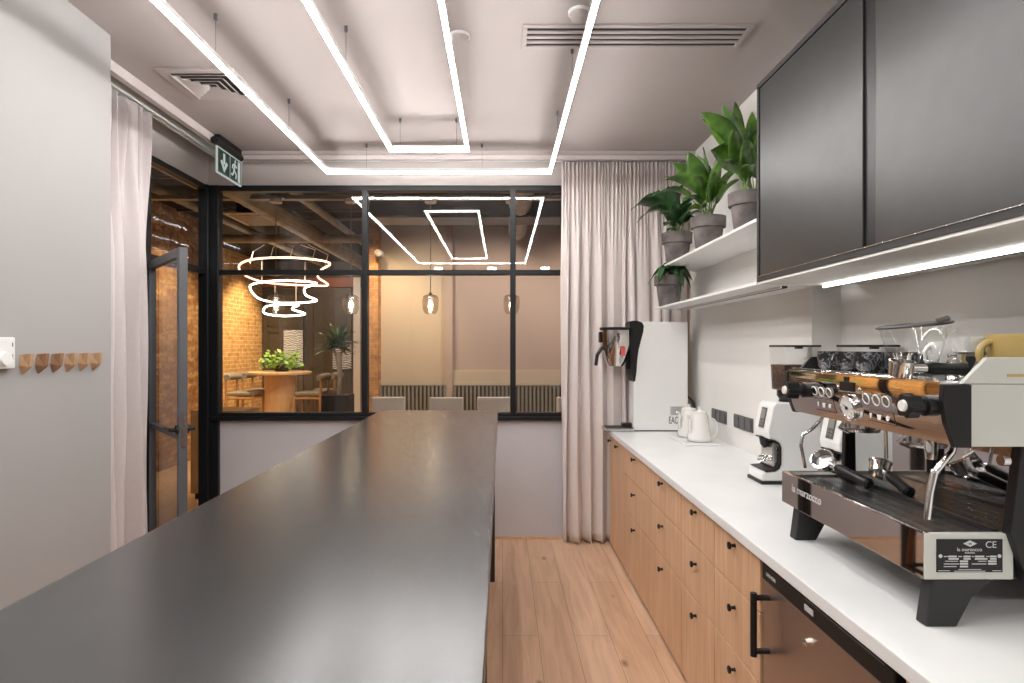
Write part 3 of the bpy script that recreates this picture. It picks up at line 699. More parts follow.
# brew basket (steel funnel)
cxb, cyb = 0.845, 4.375
MB().lathe([(0.02,1.375),(0.055,1.385),(0.075,1.42),(0.112,1.545),(0.112,1.655),(0.106,1.655),(0.106,1.55),(0.03,1.39)],(cxb,cyb,0),n=36).build('brew_basket', M['mirror'], t, smooth=True)
MB().lathe([(0.117,1.652),(0.119,1.672),(0.05,1.676),(0.002,1.678)],(cxb,cyb,0),n=36,close=False).build('basket_lid', M['black'], t, smooth=True)
MB().box(0.93,0.975,4.385,4.425,1.36,1.66).build('bracket', M['black'], t, bevel=0.004)
MB().tube([(cxb-0.07,cyb-0.05,1.52),(cxb-0.11,cyb-0.05,1.52),(cxb-0.145,cyb-0.05,1.47),(cxb-0.155,cyb-0.05,1.39)],[0.014,0.015,0.013,0.012],10).build('basket_handle', M['black'], t, smooth=True)
MB().box(cxb-0.125,cxb-0.11,cyb-0.03,cyb+0.02,1.56,1.64).build('basket_clip', M['black'], t, bevel=0.004)
MB().box(cxb+0.02,cxb+0.05,cyb-0.116,cyb-0.10,1.46,1.53).build('red_tag', M['red'], t, bevel=0.002)
MB().box(0.755,0.975,4.32,4.485,0.901,0.925).build('drip_base', M['steel'], t, bevel=0.008)
MB().box(0.775,0.972,4.335,4.475,0.925,0.928).build('drip_grille', M['black_matte'], t)
MB().box(0.90,0.972,4.39,4.45,0.928,0.955).build('foot_block', M['black'], t, bevel=0.004)
MB().box(xx(670),xx(684.5),by0-0.001,by0,zz(415.4),zz(406)).build('rating_label', M['label'], t)
for k in range(4):
    MB().box(xx(671),xx(683-2*(k%2)),by0-0.0016,by0-0.001,zz(408.3+k*2),zz(407.6+k*2)).build('print_line', M['socket'], t)
textmb('EAC',0.075,(xx(673.4),by0-0.001,zz(420.5)),(1,0,0),(0,0,1),sx=0.5).build('approval_mark', M['black_matte'], t)
MB().box(xx(678.4),xx(681.6),by0-0.006,by0,zz(425.5),zz(419)).build('power_switch', M['black'], t, bevel=0.002)
tag(MB().tube([(1.378,4.45,1.10),(1.40,4.43,1.155),(1.43,4.40,1.12),(1.45,4.36,1.02),(1.452,4.33,0.93),(1.44,4.28,0.906),(1.40,4.20,0.906)],0.008,10).build('power_cable', M['black'], smooth=True), 'black power cable looping from the white coffee brewer behind the kettles', 'cable')

# ------------------------------------------------------------------ kettles on tray
tag(MB().box(1.16,1.385,3.70,4.14,0.901,0.916).build('tray', M['white'], bevel=0.004), 'flat white rectangular tray under the two kettles', 'tray')
def kettle(x, y, lb):
    t = thing('kettle', lb, 'kettle', (x,y,0.917), 'white kettles on the tray')
    MB().lathe([(0.070,0),(0.074,0.006),(0.073,0.03),(0.062,0.10),(0.050,0.165),(0.047,0.178),(0.002,0.18)],(0,0,0.005),n=36).build('body', M['cupwhite'], t, local=True, smooth=True)
    MB().lathe([(0.074,0),(0.074,0.0055)],(0,0,0),n=30).build('base_ring', M['steel'], t, local=True, smooth=True)
    MB().lathe([(0.048,0.182),(0.046,0.192),(0.012,0.2),(0.010,0.212),(0.014,0.218),(0.002,0.222)],(0,0,0.002),n=30).build('lid', M['cupwhite'], t, local=True, smooth=True)
    hp = []
    for i in range(15):
        a = PI*(0.55 - 1.1*i/14); hp.append((0.078+0.038*math.cos(a), 0, 0.085+0.062*math.sin(a)))
    hp = [(0.05,0,0.165)]+hp+[(0.068,0,0.03)]
    MB().tube(hp, 0.0055, 8).build('handle', M['cupwhite'], t, local=True, smooth=True)
    MB().tube([(-0.050,-0.02,0.04),(-0.075,-0.03,0.09),(-0.070,-0.03,0.14),(-0.078,-0.033,0.165),(-0.095,-0.038,0.168)],[0.011,0.009,0.008,0.008,0.007],10).build('spout', M['cupwhite'], t, local=True, smooth=True)
    return t
k1 = kettle(1.275,3.79,'white kettle at the front of the tray')
dup(k1, (1.27,3.99,0.917), 'white kettle at the back of the tray by the brewer')

# ------------------------------------------------------------------ coffee grinders
def grinder(gy0, gy1, dx, lb, bean):
    X = lambda v: v+dx
    yc = (gy0+gy1)/2
    t = thing('coffee_grinder', lb, 'coffee grinder', (X(1.33),yc,0.9), 'white coffee grinders')
    prof = [(1.185,0.915),(1.185,0.948),(1.20,0.957),(1.245,0.961),(1.262,0.972),(1.272,0.992),(1.272,1.072),(1.262,1.092),(1.245,1.102),(1.216,1.108),(1.212,1.14),(1.236,1.258),(1.25,1.272),(1.452,1.272),(1.452,0.915)]
    MB().prism([(X(a),b) for a,b in prof], 'y', gy0, gy1).build('housing', M['white'], t, bevel=0.006)
    MB().box(X(1.18),X(1.455),gy0-0.003,gy1+0.003,0.9,0.915).build('foot', M['black'], t, bevel=0.003)
    # dark lining of the dosing recess
    out = [(1.20,0.958),(1.245,0.962),(1.262,0.973),(1.271,0.993),(1.271,1.071),(1.262,1.09),(1.245,1.10),(1.225,1.106)]
    inn = [(a-0.006, b+(0.006 if b < 1.03 else -0.006)) for a, b in out][::-1]
    MB().prism([(X(a),b) for a,b in out+inn], 'y', gy0-0.004, gy1+0.002).build('recess_edge', M['black'], t)
    MB().box(X(1.24),X(1.266),gy0+0.015,gy1-0.015,0.975,1.09).build('dosing_plate', M['steel'], t, bevel=0.004)
    MB().tube([(X(1.225),yc,1.112),(X(1.228),yc,1.075),(X(1.235),yc,1.06)],[0.022,0.018,0.011],16).build('spout', M['black'], t, smooth=True)
    MB().tube([(X(1.262),yc-0.02,1.02),(X(1.212),yc-0.022,1.012)],0.004,8).tube([(X(1.262),yc+0.02,1.02),(X(1.212),yc+0.022,1.012)],0.004,8).ring((X(1.225),yc,1.0),(0,0,1),0.026,0.003).build('portafilter_fork', M['chrome'], t, smooth=True)
    # display on slanted front
    d = Vector((0.024,0,0.118)).normalized(); nrm = Vector((-d.z,0,d.x))
    o = Vector((X(1.224),yc,1.198))+nrm*0.001
    def panel(w, h, off, th, m, nm, par, dz=0):
        c = o+nrm*off+d*dz; vs = []
        for tt in (0, th):
            for sy, sz in ((-1,-1),(1,-1),(1,1),(-1,1)): vs.append(c+Vector((0,sy*w,0))+d*sz*h+nrm*tt)
        return MB().add(vs, [(0,1,2,3),(4,5,6,7),(0,1,5,4),(1,2,6,5),(2,3,7,6),(3,0,4,7)]).build(nm, m, par, bevel=0.001)
    pnl = panel(0.026,0.048,0,0.003,M['socket'],'control_panel',t)
    panel(0.020,0.022,0.003,0.001,M['lcd'],'screen',pnl,0.018)
    for sy in (-1,1):
        for k in (0,1):
            c = o+nrm*0.003+d*(-0.018-0.014*k)+Vector((0,sy*0.010,0))
            MB().tube([c, c+nrm*0.0015],0.0045,12).build('button', M['lcd'], pnl)
    MB().lathe([(0.05,1.272),(0.048,1.285),(0.058,1.30),(0.058,1.325),(0.03,1.333)],(X(1.35),yc,0),n=30).build('neck', M['black'], t, smooth=True)
    a, b = gy0-0.005, gy1+0.012
    def fr4(z, s): 
        return [(X(1.37)-0.084*s, yc-0.072*s, z),(X(1.37)+0.084*s, yc-0.072*s, z),(X(1.37)+0.084*s, yc+0.072*s, z),(X(1.37)-0.084*s, yc+0.072*s, z)]
    side = [(0,1,5,4),(1,2,6,5),(2,3,7,6),(3,0,4,7)]
    MB().add(fr4(1.325,0.93)+fr4(1.528,1.0), side+[(0,1,2,3)]).build('hopper', M['clear'], t)
    MB().add(fr4(1.528,1.02)+fr4(1.537,1.02), side+[(0,1,2,3),(4,5,6,7)]).lathe([(0.018,1.520),(0.018,1.528)],(X(1.36),yc-0.06,0),n=16).build('hopper_lid', M['black'], t)
    if bean:
        ob = MB().add(fr4(1.328,0.90)+fr4(bean,0.95), side+[(0,1,2,3),(4,5,6,7)]).build('coffee_beans', M['beans'], t); ob['kind'] = 'stuff'
    return t
grinder(2.67,2.82,0,'white coffee grinder holding beans, left of the espresso machine','' or 1.445)
grinder(2.33,2.48,0.13,'second white coffee grinder standing behind the espresso machine with near-empty hopper',1.36)

# ------------------------------------------------------------------ espresso machine
YA, YZ = 1.317, 1.985
t = thing('espresso_machine', 'large two-group espresso machine of polished steel and off-white side panels on the worktop', 'espresso machine', (1.27,1.65,0.9))
em = t
for (ya_, yb_) in ((YA-0.004,YA+0.032),(YZ-0.085,YZ-0.045)):
    MB().prism([(0.951,0.9),(1.02,0.9),(1.055,0.965),(1.10,1.006),(0.965,1.006)],'y',ya_,yb_).build('foot', M['black_matte'], t, bevel=0.004)
    MB().prism([(1.50,0.9),(1.56,0.9),(1.56,1.006),(1.44,1.006)],'y',ya_,yb_).build('foot', M['black_matte'], t, bevel=0.004)
# drip tray body
MB().box(0.953,1.32,YA+0.012,YZ-0.004,1.004,1.090).build('tray_body', M['black_matte'], t)
fp = MB().box(0.948,0.955,YA,YZ,1.006,1.109).build('tray_front_panel', M['mirror'], t, bevel=0.001)
textmb('la marzocco',0.036,(0.9475,1.828,1.068),(0,-1,0),(0,0,1),sx=1.0).build('brand_lettering', M['label'], fp)
MB().prism([(0.9485,1.006),(1.149,1.006),(1.149,1.094),(1.154,1.109),(0.9485,1.109)],'y',YA-0.002,YA+0.012).build('tray_side_plate', M['cream_side'], t, bevel=0.002)
MB().box(0.95,1.32,YZ-0.006,YZ,1.006,1.109).build('tray_end_plate', M['steel'], t)
MB().box(0.955,1.155,YA+0.012,YA+0.018,1.09,1.109).box(0.955,0.962,YA,YZ,1.09,1.110).build('tray_rim', M['chrome'], t)
np_ = MB().box(0.9749,1.123,YA-0.0035,YA-0.002,1.0233,1.0975).build('name_plate', M['black'], t)
nx0 = 0.9749; nw = 0.1481; nz1 = 1.0975; nh = 0.0742
def npos(u, v): return (nx0+(u-160)/640*nw, nz1-(v-90)/318*nh)
pw = MB(); yy0, yy1 = YA-0.0042, YA-0.0034
def bar(u0,u1,v0,v1):
    a = npos(u0,v1); b = npos(u1,v0); pw.box(a[0],b[0],yy0,yy1,a[1],b[1])
pw.prism([npos(415,132),npos(482,100),npos(548,132),npos(482,162)],'y',yy0,yy1)
for (u0,u1,v0,v1) in ((272,352,248,264),(420,486,248,264),(532,620,248,264),(678,738,248,264),(275,372,272,286),(420,486,272,286),(530,650,272,286),(678,738,272,286),(385,462,294,310),(658,738,294,310),(385,462,318,334),(658,738,318,334),(385,462,344,360)): bar(u0,u1,v0,v1)
for (u0,u1,v0,v1) in ((228,266,252,260),(368,405,252,260),(500,522,252,260),(640,672,252,260),(240,364,298,304),(228,376,324,331),(228,352,349,356),(560,640,298,304),(500,640,324,331),(432,528,218,225),(370,590,378,384),(175,285,390,396),(330,630,394,400),(700,785,390,396)): bar(u0,u1,v0,v1)
for u in (196,768):
    a = npos(u,252); pw.lathe([(0.0042,0),(0.0042,0.0008)],(a[0],yy0,a[1]),n=16,axis='y')
pw.build('plate_print', M['label'], np_)
c_ = npos(478,190); textmb('la marzocco',0.0115,(c_[0],YA-0.0036,c_[1]),(1,0,0),(0,0,1)).build('plate_lettering', M['label'], np_)
c_ = npos(686,145); textmb('CE',0.021,(c_[0],YA-0.0036,c_[1]),(1,0,0),(0,0,1)).build('approval_mark', M['label'], np_)
a = npos(482,131); textmb('m',0.009,(a[0],YA-0.0045,a[1]),(1,0,0),(0,0,1)).build('emblem_letter', M['black'], np_)
# grates: perforated bars (two halves)
g = MB()
for i in range(46):
    y = YA+0.022+i*(YZ-YA-0.034)/45; g.box(0.962,1.315,y-0.0025,y+0.0025,1.096,1.102)
for x in (0.966,1.0,1.04,1.08,1.12,1.16,1.2,1.24,1.28,1.312): g.box(x-0.0025,x+0.0025,YA+0.02,YZ-0.010,1.094,1.1015)
g.build('drip_grate', M['grate'], t)
MB().box(1.118,1.135,YA+0.02,YZ-0.01,1.100,1.112).build('grate_divider', M['black'], t, bevel=0.003)
MB().box(0.975,1.105,1.93,1.975,1.100,1.108).build('grate_plate', M['steel'], t, bevel=0.002)
# backsplash and rear body
MB().box(1.318,1.322,YA+0.005,YZ-0.01,1.105,1.31).build('backsplash', M['mirror'], t)
MB().box(1.322,1.56,YA-0.01,YZ,1.0,1.31).build('rear_body', M['steel'], t, bevel=0.002)
MB().prism([(1.172,1.006),(1.57,1.006),(1.57,1.308),(1.196,1.308)],'y',YA-0.018,YA+0.004).build('lower_side_panel', M['cream_side'], t, bevel=0.002)
MB().prism([(1.13,1.112),(1.17,1.0),(1.176,1.0),(1.20,1.31),(1.155,1.31)],'y',YA-0.016,YA+0.01).build('side_strut', M['black'], t, bevel=0.002)
MB().prism([(1.148,1.108),(1.165,1.0),(1.19,1.0),(1.185,1.31),(1.155,1.31)],'y',YZ-0.02,YZ).build('side_strut', M['black'], t, bevel=0.002)
# upper body
y0u, y1u = 1.335, 2.0
MB().prism([(1.015,1.312),(0.99,1.36),(0.984,1.444),(1.56,1.444),(1.56,1.312)],'y',y0u,y1u).build('upper_body', M['steel'], t)
def pxz(z): return 0.976+2.05*(1.42-z)**2
zs_ = [1.310+0.136*i/14 for i in range(15)]
pl = MB().prism([(pxz(z),z) for z in zs_]+[(pxz(z)+0.004,z) for z in zs_[::-1]],'y',y0u-0.03,y1u).build('front_panel', M['mirror'], t, smooth=True)
MB().prism([(1.0,1.306),(1.037,1.306),(1.037,1.446),(0.975,1.446),(0.972,1.41),(0.98,1.36)],'y',1.292,1.306).build('end_cap', M['black'], t, bevel=0.002)
MB().prism([(1.0,1.306),(1.037,1.306),(1.037,1.446),(0.975,1.446),(0.972,1.41),(0.98,1.36)],'y',2.0,2.02).build('end_cap', M['black'], t, bevel=0.002)
MB().box(1.037,1.57,1.296,1.336,1.308,1.446).build('upper_side_panel', M['cream_side'], t, bevel=0.0015)
MB().prism([(1.018,1.4475),(1.075,1.506),(1.57,1.506),(1.57,1.4475)],'y',1.296,1.308).build('guard_panel', M['cream_side'], t, bevel=0.0015)
MB().prism([(1.018,1.4475),(1.06,1.495),(1.57,1.506),(1.57,1.4475)],'y',2.008,2.02).build('guard_panel', M['cab'], t, bevel=0.0015)
MB().box(1.118,1.30,1.2945,1.297,1.463,1.469).build('guard_slot', M['mustard'], t)
MB().box(0.98,1.56,1.31,2.005,1.445,1.452).build('cup_tray', M['chrome'], t, bevel=0.001)
MB().tube([(0.99,1.34,1.455),(0.99,2.0,1.455)],0.004,8).build('cup_rail', M['chrome'], t, smooth=True)
MB().box(1.545,1.56,1.31,2.005,1.452,1.50).build('rear_guard', M['cream_side'], t, bevel=0.001)
# panel furniture: sx = slope at height
nrm = Vector((-1,0,-0.22)).normalized()
def disc(c, r, dep, m, nm, par, n=24, r2=None):
    c = Vector(c); return MB().tube([c, c+nrm*dep], [r, r2 if r2 else r], n).build(nm, m, par, smooth=True)
for (ys, z) in (((1.83,1.79,1.749),1.392),((1.570,1.528,1.489),1.390)):
    for y in ys:
        b_ = MB().ring((pxz(z)-0.002,y,z), nrm, 0.0135, 0.0022, 24, 6).build('button', M['cupwhite'], pl, smooth=True)
        disc((pxz(z),y,z),0.011,0.003,M['steel'],'button_cap',b_)
for (ya_, yb_, za, zb) in ((1.735,1.845,1.333,1.370),(1.472,1.589,1.330,1.362)):
    w_ = MB()
    for q in (za, zb): w_.tube([(pxz(q)-0.001,ya_,q),(pxz(q)-0.001,yb_,q)],0.0009,6)
    w_.tube([(pxz(za)-0.001,ya_,za),(pxz(zb)-0.001,ya_,zb)],0.0009,6)
    wi = w_.build('icon_frame', M['stoolwood'], pl)
    zc = (za+zb)/2
    for k, f in enumerate((0.8,0.5,0.2)):
        y = ya_+(yb_-ya_)*f; x = pxz(zc)-0.002
        if k == 0: mb = MB().add([(x,y-0.006,zc+0.007),(x,y+0.006,zc+0.007),(x,y+0.002,zc-0.007),(x,y-0.002,zc-0.007)],[(0,1,2,3)])
        elif k == 1: mb = MB().add([(x,y-0.010,zc+0.006),(x,y+0.010,zc+0.006),(x,y+0.006,zc-0.008),(x,y-0.006,zc-0.008)],[(0,1,2,3)])
        else: mb = MB().tube([(x,y,zc),(x-0.001,y,zc)],0.007,16)
        mb.build('icon', M['cupwhite'], wi)
MB().box(pxz(1.418)-0.003,pxz(1.418)+0.004,1.622,1.69,1.404,1.43).build('display', M['black'], pl, bevel=0.001)
MB().box(pxz(1.44)-0.002,pxz(1.44)+0.004,1.65,1.672,1.43,1.444).build('display_tab', M['black'], pl)
for y in (1.603,1.706): disc((pxz(1.412),y,1.412),0.006,0.004,M['red'] if False else M['chrome'],'indicator_lamp',pl,14)
ga = disc((pxz(1.359),1.652,1.359),0.037,0.009,M['chrome'],'pressure_gauge',pl,36)
disc((pxz(1.359)-0.0085,1.652,1.3575),0.031,0.002,M['cupwhite'],'gauge_face',ga,36)
MB().ring(Vector((pxz(1.359),1.652,1.359))+nrm*0.010, nrm, 0.034, 0.0035, 36, 8).build('gauge_bezel', M['chrome'], ga, smooth=True)
gn = MB(); gc = Vector((pxz(1.359),1.652,1.359))+nrm*0.0118
for k in range(12):
    a_ = 2*PI*k/12; d_ = Vector((0,math.cos(a_),math.sin(a_))); gn.tube([gc+d_*0.022, gc+d_*0.028],0.0008,5)
gn.tube([gc, gc+Vector((0,0.018,0.008))],0.0012,5).tube([gc,gc+nrm*0.003],0.005,10)
gn.build('gauge_needle', M['black'], ga)
for (y, z, xe) in ((1.862,1.392,0.895),(1.327,1.396,0.905)):
    k_ = MB().tube([(0.992,y,z),(0.955,y,z),(0.952,y,z)],[0.024,0.024,0.018],20).tube([(0.952,y,z),(0.930,y,z)],0.017,20).build('steam_valve', M['black'], t, smooth=True)
    kb = MB(); pts = []
    for k in range(24):
        r_ = 0.029 if (k//2) % 2 == 0 else 0.0245
        a_ = 2*PI*k/24; pts.append((y+r_*math.cos(a_), z+r_*math.sin(a_)))
    kb.prism(pts, 'x', xe+0.004, 0.937).build('knob_grip', M['black'], k_, bevel=0.002)
    MB().tube([(xe+0.004,y,z),(xe-0.001,y,z)],[0.014,0.012],20).build('knob_cap', M['cupwhite'], k_, smooth=True)
# group heads
for y in (1.86,1.585):
    gh = MB().lathe([(0.050,1.30),(0.050,1.275),(0.056,1.272),(0.056,1.262),(0.040,1.262),(0.036,1.270),(0.002,1.272)],(1.135,y,0),n=36).box(1.10,1.30,y-0.035,y+0.035,1.285,1.312).build('group_head', M['chrome'], t, smooth=True)
    MB().ring((1.135,y,1.268),(0,0,1),0.052,0.006,36,8).build('group_ring', M['chrome'], gh, smooth=True)
    MB().tube([(1.08,y-0.02,1.30),(1.06,y-0.02,1.275),(1.09,y-0.02,1.262)],0.006,8).build('group_bolt', M['steel'], gh, smooth=True)
# wands
MB().tube([(1.08,1.955,1.31),(1.063,1.955,1.285),(1.035,1.955,1.255),(1.003,1.955,1.235),(0.997,1.955,1.20),(1.012,1.955,1.125)],[0.006,0.006,0.006,0.006,0.0058,0.0055],12).build('steam_wand', M['chrome'], t, smooth=True)
MB().tube([(1.055,1.365,1.31),(1.05,1.365,1.285),(1.03,1.365,1.262),(1.008,1.365,1.235),(0.998,1.365,1.19),(0.991,1.365,1.128)],[0.0075,0.0075,0.0080,0.0082,0.0080,0.0078],12).ring((1.010,1.365,1.238),(0.4,0,1),0.0085,0.0022).build('steam_wand', M['chrome'], t, smooth=True)
MB().tube([(1.09,1.72,1.305),(1.115,1.72,1.297),(1.126,1.72,1.28),(1.128,1.72,1.20)],0.0055,10).build('hot_water_spout', M['chrome'], t, smooth=True)
MB().tube([(1.125,1.535,1.305),(1.125,1.535,1.285),(1.125,1.535,1.275),(1.125,1.535,1.235)],[0.012,0.012,0.017,0.013],16).build('brew_nozzle', M['chrome'], t, smooth=True)
MB().tube([(1.125,1.535,1.235),(1.125,1.535,1.20)],0.011,14).build('nozzle_tip', M['black'], t, smooth=True)
MB().tube([(1.13,1.31,1.275),(1.115,1.31,1.275)],0.012,14).build('side_bolt', M['chrome'], t, smooth=True)

# portafilters: chrome basket with black handle
def portafilter(c, axis, hdir, lb, Rb=0.032, hl=0.13, spout=True, grp=None):
    c = Vector(c); ax = Vector(axis).normalized(); hd = Vector(hdir).normalized()
    t = thing('portafilter', lb, 'portafilter', tuple(c-Vector((0,0,0.02))), grp)
    q = ax.to_track_quat('Z','Y').to_matrix().to_4x4()
    mb = MB().lathe([(Rb*0.55,-0.024),(Rb*0.95,-0.018),(Rb,0.012),(Rb*1.08,0.013),(Rb*1.08,0.018),(Rb*0.93,0.018),(Rb*0.88,-0.012),(0.002,-0.014)],(0,0,0),n=30)
    mb.xform(Matrix.Translation(c) @ q).build('basket', M['chrome'], t, smooth=True)
    MB().lathe([(Rb*0.86,-0.011),(Rb*0.84,-0.009),(0.002,-0.009)],(0,0,0),n=24,close=False).xform(Matrix.Translation(c) @ q).build('filter', M['grate'], t)
    MB().tube([c+hd*Rb*0.9, c+hd*(Rb+0.035)],[0.009,0.011],14).build('neck', M['chrome'], t, smooth=True)
    MB().tube([c+hd*(Rb+0.033), c+hd*(Rb+0.05), c+hd*(Rb+0.05+hl*0.5), c+hd*(Rb+0.05+hl*0.95), c+hd*(Rb+0.05+hl)],[0.012,0.0165,0.014,0.0175,0.011],16).build('handle', M['black'], t, smooth=True)
    if spout:
        MB().tube([c-ax*0.018, c-ax*0.034],0.010,12).tube([c-ax*0.032-hd.cross(ax)*0.015, c-ax*0.032+hd.cross(ax)*0.015],0.007,10).build('spout', M['chrome'], t, smooth=True)
    return t
portafilter((1.068,1.945,1.150),(-0.65,-0.45,0.6),(0.10,-0.95,-0.13),'chrome portafilter with tilted open basket lying at the far end of the drip tray',0.034,0.13,False,'portafilters with black handles')
portafilter((1.19,1.845,1.152),(0.35,0.3,0.85),(-0.16,-0.93,-0.20),'chrome portafilter with black handle resting near the mirror backsplash',0.030,0.11,True,'portafilters with black handles')
portafilter((0.995-0.03,1.415,1.478),(0,-0.2,1),(1,0.05,-0.02),'chrome portafilter lying on top of the espresso machine, handle to the right',0.026,0.085,False,'portafilters with black handles')

# ------------------------------------------------------------------ cups on the machine
def cup(x, y, z, rt, rb, h, m, lb, grp, hang=None, name='cup', hr=0.018, ht=0.0045):
    t = thing(name, lb, 'cup', (x,y,z), grp)
    MB().lathe([(rb*0.9,0),(rb,0.003),(rb+(rt-rb)*0.62,h*0.22),(rt*0.97,h*0.62),(rt,h),(rt-0.004,h),(rt*0.9,h*0.6),(rb*0.8,0.008),(0.002,0.007)],(0,0,0),n=32).build('bowl', m, t, local=True, smooth=True)
    if hang is not None:
        ca, sa = math.cos(hang), math.sin(hang); pts = []
        for i in range(11):
            a = PI*(0.5-i/10.0); r_ = rt*0.93+hr*1.15*math.cos(a) - (0.5-0.5*math.sin(a))*0.1*rt; pts.append((r_*ca, r_*sa, h*0.52+h*0.32*math.sin(a)))
        MB().tube(pts,ht,10).build('handle', m, t, local=True, smooth=True)
    return t
zt = 1.4525
g_ = 'black marbled cups on the espresso machine'
cup(1.095,1.955,zt,0.040,0.027,0.062,M['marble'],'black marbled cup at the far end of the espresso machine top',g_)
cup(1.09,1.825,zt,0.045,0.029,0.062,M['marble'],'black marbled cup, second from the far end of the machine top',g_, PI)
cup(1.09,1.735,zt,0.044,0.029,0.062,M['marble'],'black marbled cup, third from the far end of the machine top',g_)
cup(1.125,1.648,zt,0.042,0.028,0.062,M['marble'],'black marbled cup half hidden behind the tall glass jug',g_)
cup(1.19,1.80,zt,0.044,0.029,0.060,M['marble'],'black marbled cup in the second row behind the marbled cups along the machine edge',g_)
w_ = 'white cups on the espresso machine'
cup(1.278,1.68,zt,0.050,0.030,0.092,M['cupwhite'],'white cup between the glass jug and the mustard mug',w_, PI)
cup(1.232,1.535,zt,0.038,0.026,0.052,M['swirl'],'dark cup with pale swirl lines under a white cup',None)
cup(1.232,1.535,zt+0.053,0.047,0.028,0.048,M['cupwhite'],'white cup stacked on the dark swirl-patterned cup',w_, 0.4)
cup(1.255,1.41,zt,0.072,0.048,0.107,M['mustard'],'wide mustard yellow mug at the near end of the machine top',None, PI-0.15,'mug',0.028,0.0085)
# glass jug
t = thing('glass_jug', 'large clear glass jug with a dark rim on top of the espresso machine', 'jug', (1.075,1.50,zt))
MB().lathe([(0.002,0.003),(0.040,0.0),(0.046,0.006),(0.056,0.05),(0.074,0.115),(0.080,0.132)],(1.075,1.53,zt),n=40,close=False).build('body', M['clear'], t, smooth=True)
MB().ring((1.075,1.53,zt+0.134),(-0.10,0,1),0.081,0.0045,40,8).tube([(1.06,1.43,zt+0.140),(1.08,1.42,zt+0.147),(1.10,1.445,zt+0.142)],0.006,8).build('rim', M['socket'], t, smooth=True)
MB().tube([(1.16,1.50,zt+0.12),(1.185,1.49,zt+0.10),(1.18,1.49,zt+0.05),(1.13,1.50,zt+0.035)],0.006,10).build('handle', M['clear'], t, smooth=True)
t = thing('milk_pitcher', 'small chrome milk pitcher beside the white cup', 'pitcher', (1.145,1.475,zt))
MB().lathe([(0.022,0),(0.024,0.004),(0.022,0.03),(0.018,0.048),(0.020,0.058),(0.018,0.058),(0.016,0.046),(0.002,0.006)],(1.145,1.475,zt),n=30).build('body', M['chrome'], t, smooth=True)
MB().tube([(1.127,1.463,zt+0.05),(1.111,1.456,zt+0.045),(1.113,1.457,zt+0.018),(1.126,1.463,zt+0.012)],0.003,8).build('handle', M['chrome'], t, smooth=True)
t = thing('wire_whisk_stand', 'spiky chrome holder with thin prongs inside the glass jug silhouette', 'holder', (1.02,1.47,zt))
MB().lathe([(0.018,0),(0.018,0.004),(0.004,0.008),(0.004,0.035)],(0.995,1.455,zt),n=20).build('base', M['chrome'], t, smooth=True)
for k in range(5):
    a_ = 2*PI*k/5+0.3
    MB().tube([(0.995,1.455,zt+0.034),(0.995+0.015*math.cos(a_),1.455+0.015*math.sin(a_),zt+0.040),(0.995+0.022*math.cos(a_),1.455+0.022*math.sin(a_),zt+0.062)],0.003,8).build('prong', M['chrome'], t, smooth=True)

# ================================================================== next room
ZC2 = 3.3
struct(MB().box(-5.6, 3.4, YB+0.1, 12.6, -0.1, -0.002).box(-5.6,-2.5,-0.5,YB+0.1,-0.1,-0.002).build('floor_rear', M['floor2'], origin=(0,0,0)))
struct(MB().box(-5.6, 3.4, YB+0.1, 12.6, ZC2, ZC2+0.1).box(-5.6,-2.6,-0.5,YB+0.1,ZC2,ZC2+0.1).build('ceiling_rear', M['dark_ceil'], origin=(0,0,0)))
struct(MB().box(-4.5,-4.2,-0.5,8.5,0,ZC2).build('wall_rubble', M['rubble'], origin=(0,0,0)))
struct(MB().box(-5.3,-5.0,8.5,12.4,0,ZC2).box(-5.3,-4.2,8.45,8.55,0,ZC2).build('wall_brick', M['brickL'], origin=(0,0,0)))
struct(MB().box(-5.0,-1.7,12.2,12.4,0,ZC2).build('wall_far', M['panel_dark'], origin=(0,0,0)))
struct(MB().box(-4.2,-2.6,-0.6,-0.5,0,ZC2).build('wall_corridor_end', M['wall'], origin=(0,0,0)))
xp0 = W(365,0,8.0).x; xp1 = W(378,0,8.0).x
struct(MB().box(xp0-0.02,xp1,8.0,8.35,0,ZC2).build('trim_5', M['brickP'], origin=(0,0,0)))
struct(MB().box(xp1,W(446,0,8.2).x,8.2,8.4,0,ZC2).build('wall_beige_left', M['beige'], origin=(0,0,0)))
struct(MB().box(W(446,0,8.2).x,W(453,0,8.2).x,8.12,8.4,0,ZC2).build('trim_6', M['mauve'], origin=(0,0,0)))
struct(MB().box(W(453,0,8.2).x,3.2,8.2,8.4,1.20,ZC2).build('wall_beige_right', M['mauve'], origin=(0,0,0)))
struct(MB().box(W(453,0,8.2).x,3.2,8.16,8.4,0,1.20).build('wall_beige_lit_band', M['beige'], origin=(0,0,0)))  # lit lower part of the wall, its light put into a paler colour
struct(MB().box(3.2,3.4,YB+0.1,8.4,0,ZC2).build('wall_far_right', M['beige'], origin=(0,0,0)))
struct(MB().box(-1.7,-1.6,8.35,12.3,0,ZC2).build('wall_nook_side', M['beige'], origin=(0,0,0)))
# white column in the nook
a = W(354.5,0,12.1).x; b = W(361.5,0,12.1).x
struct(MB().box(a,b,12.0,12.2,0,2.95).build('trim_7', M['white_matte'], origin=(0,0,0)))
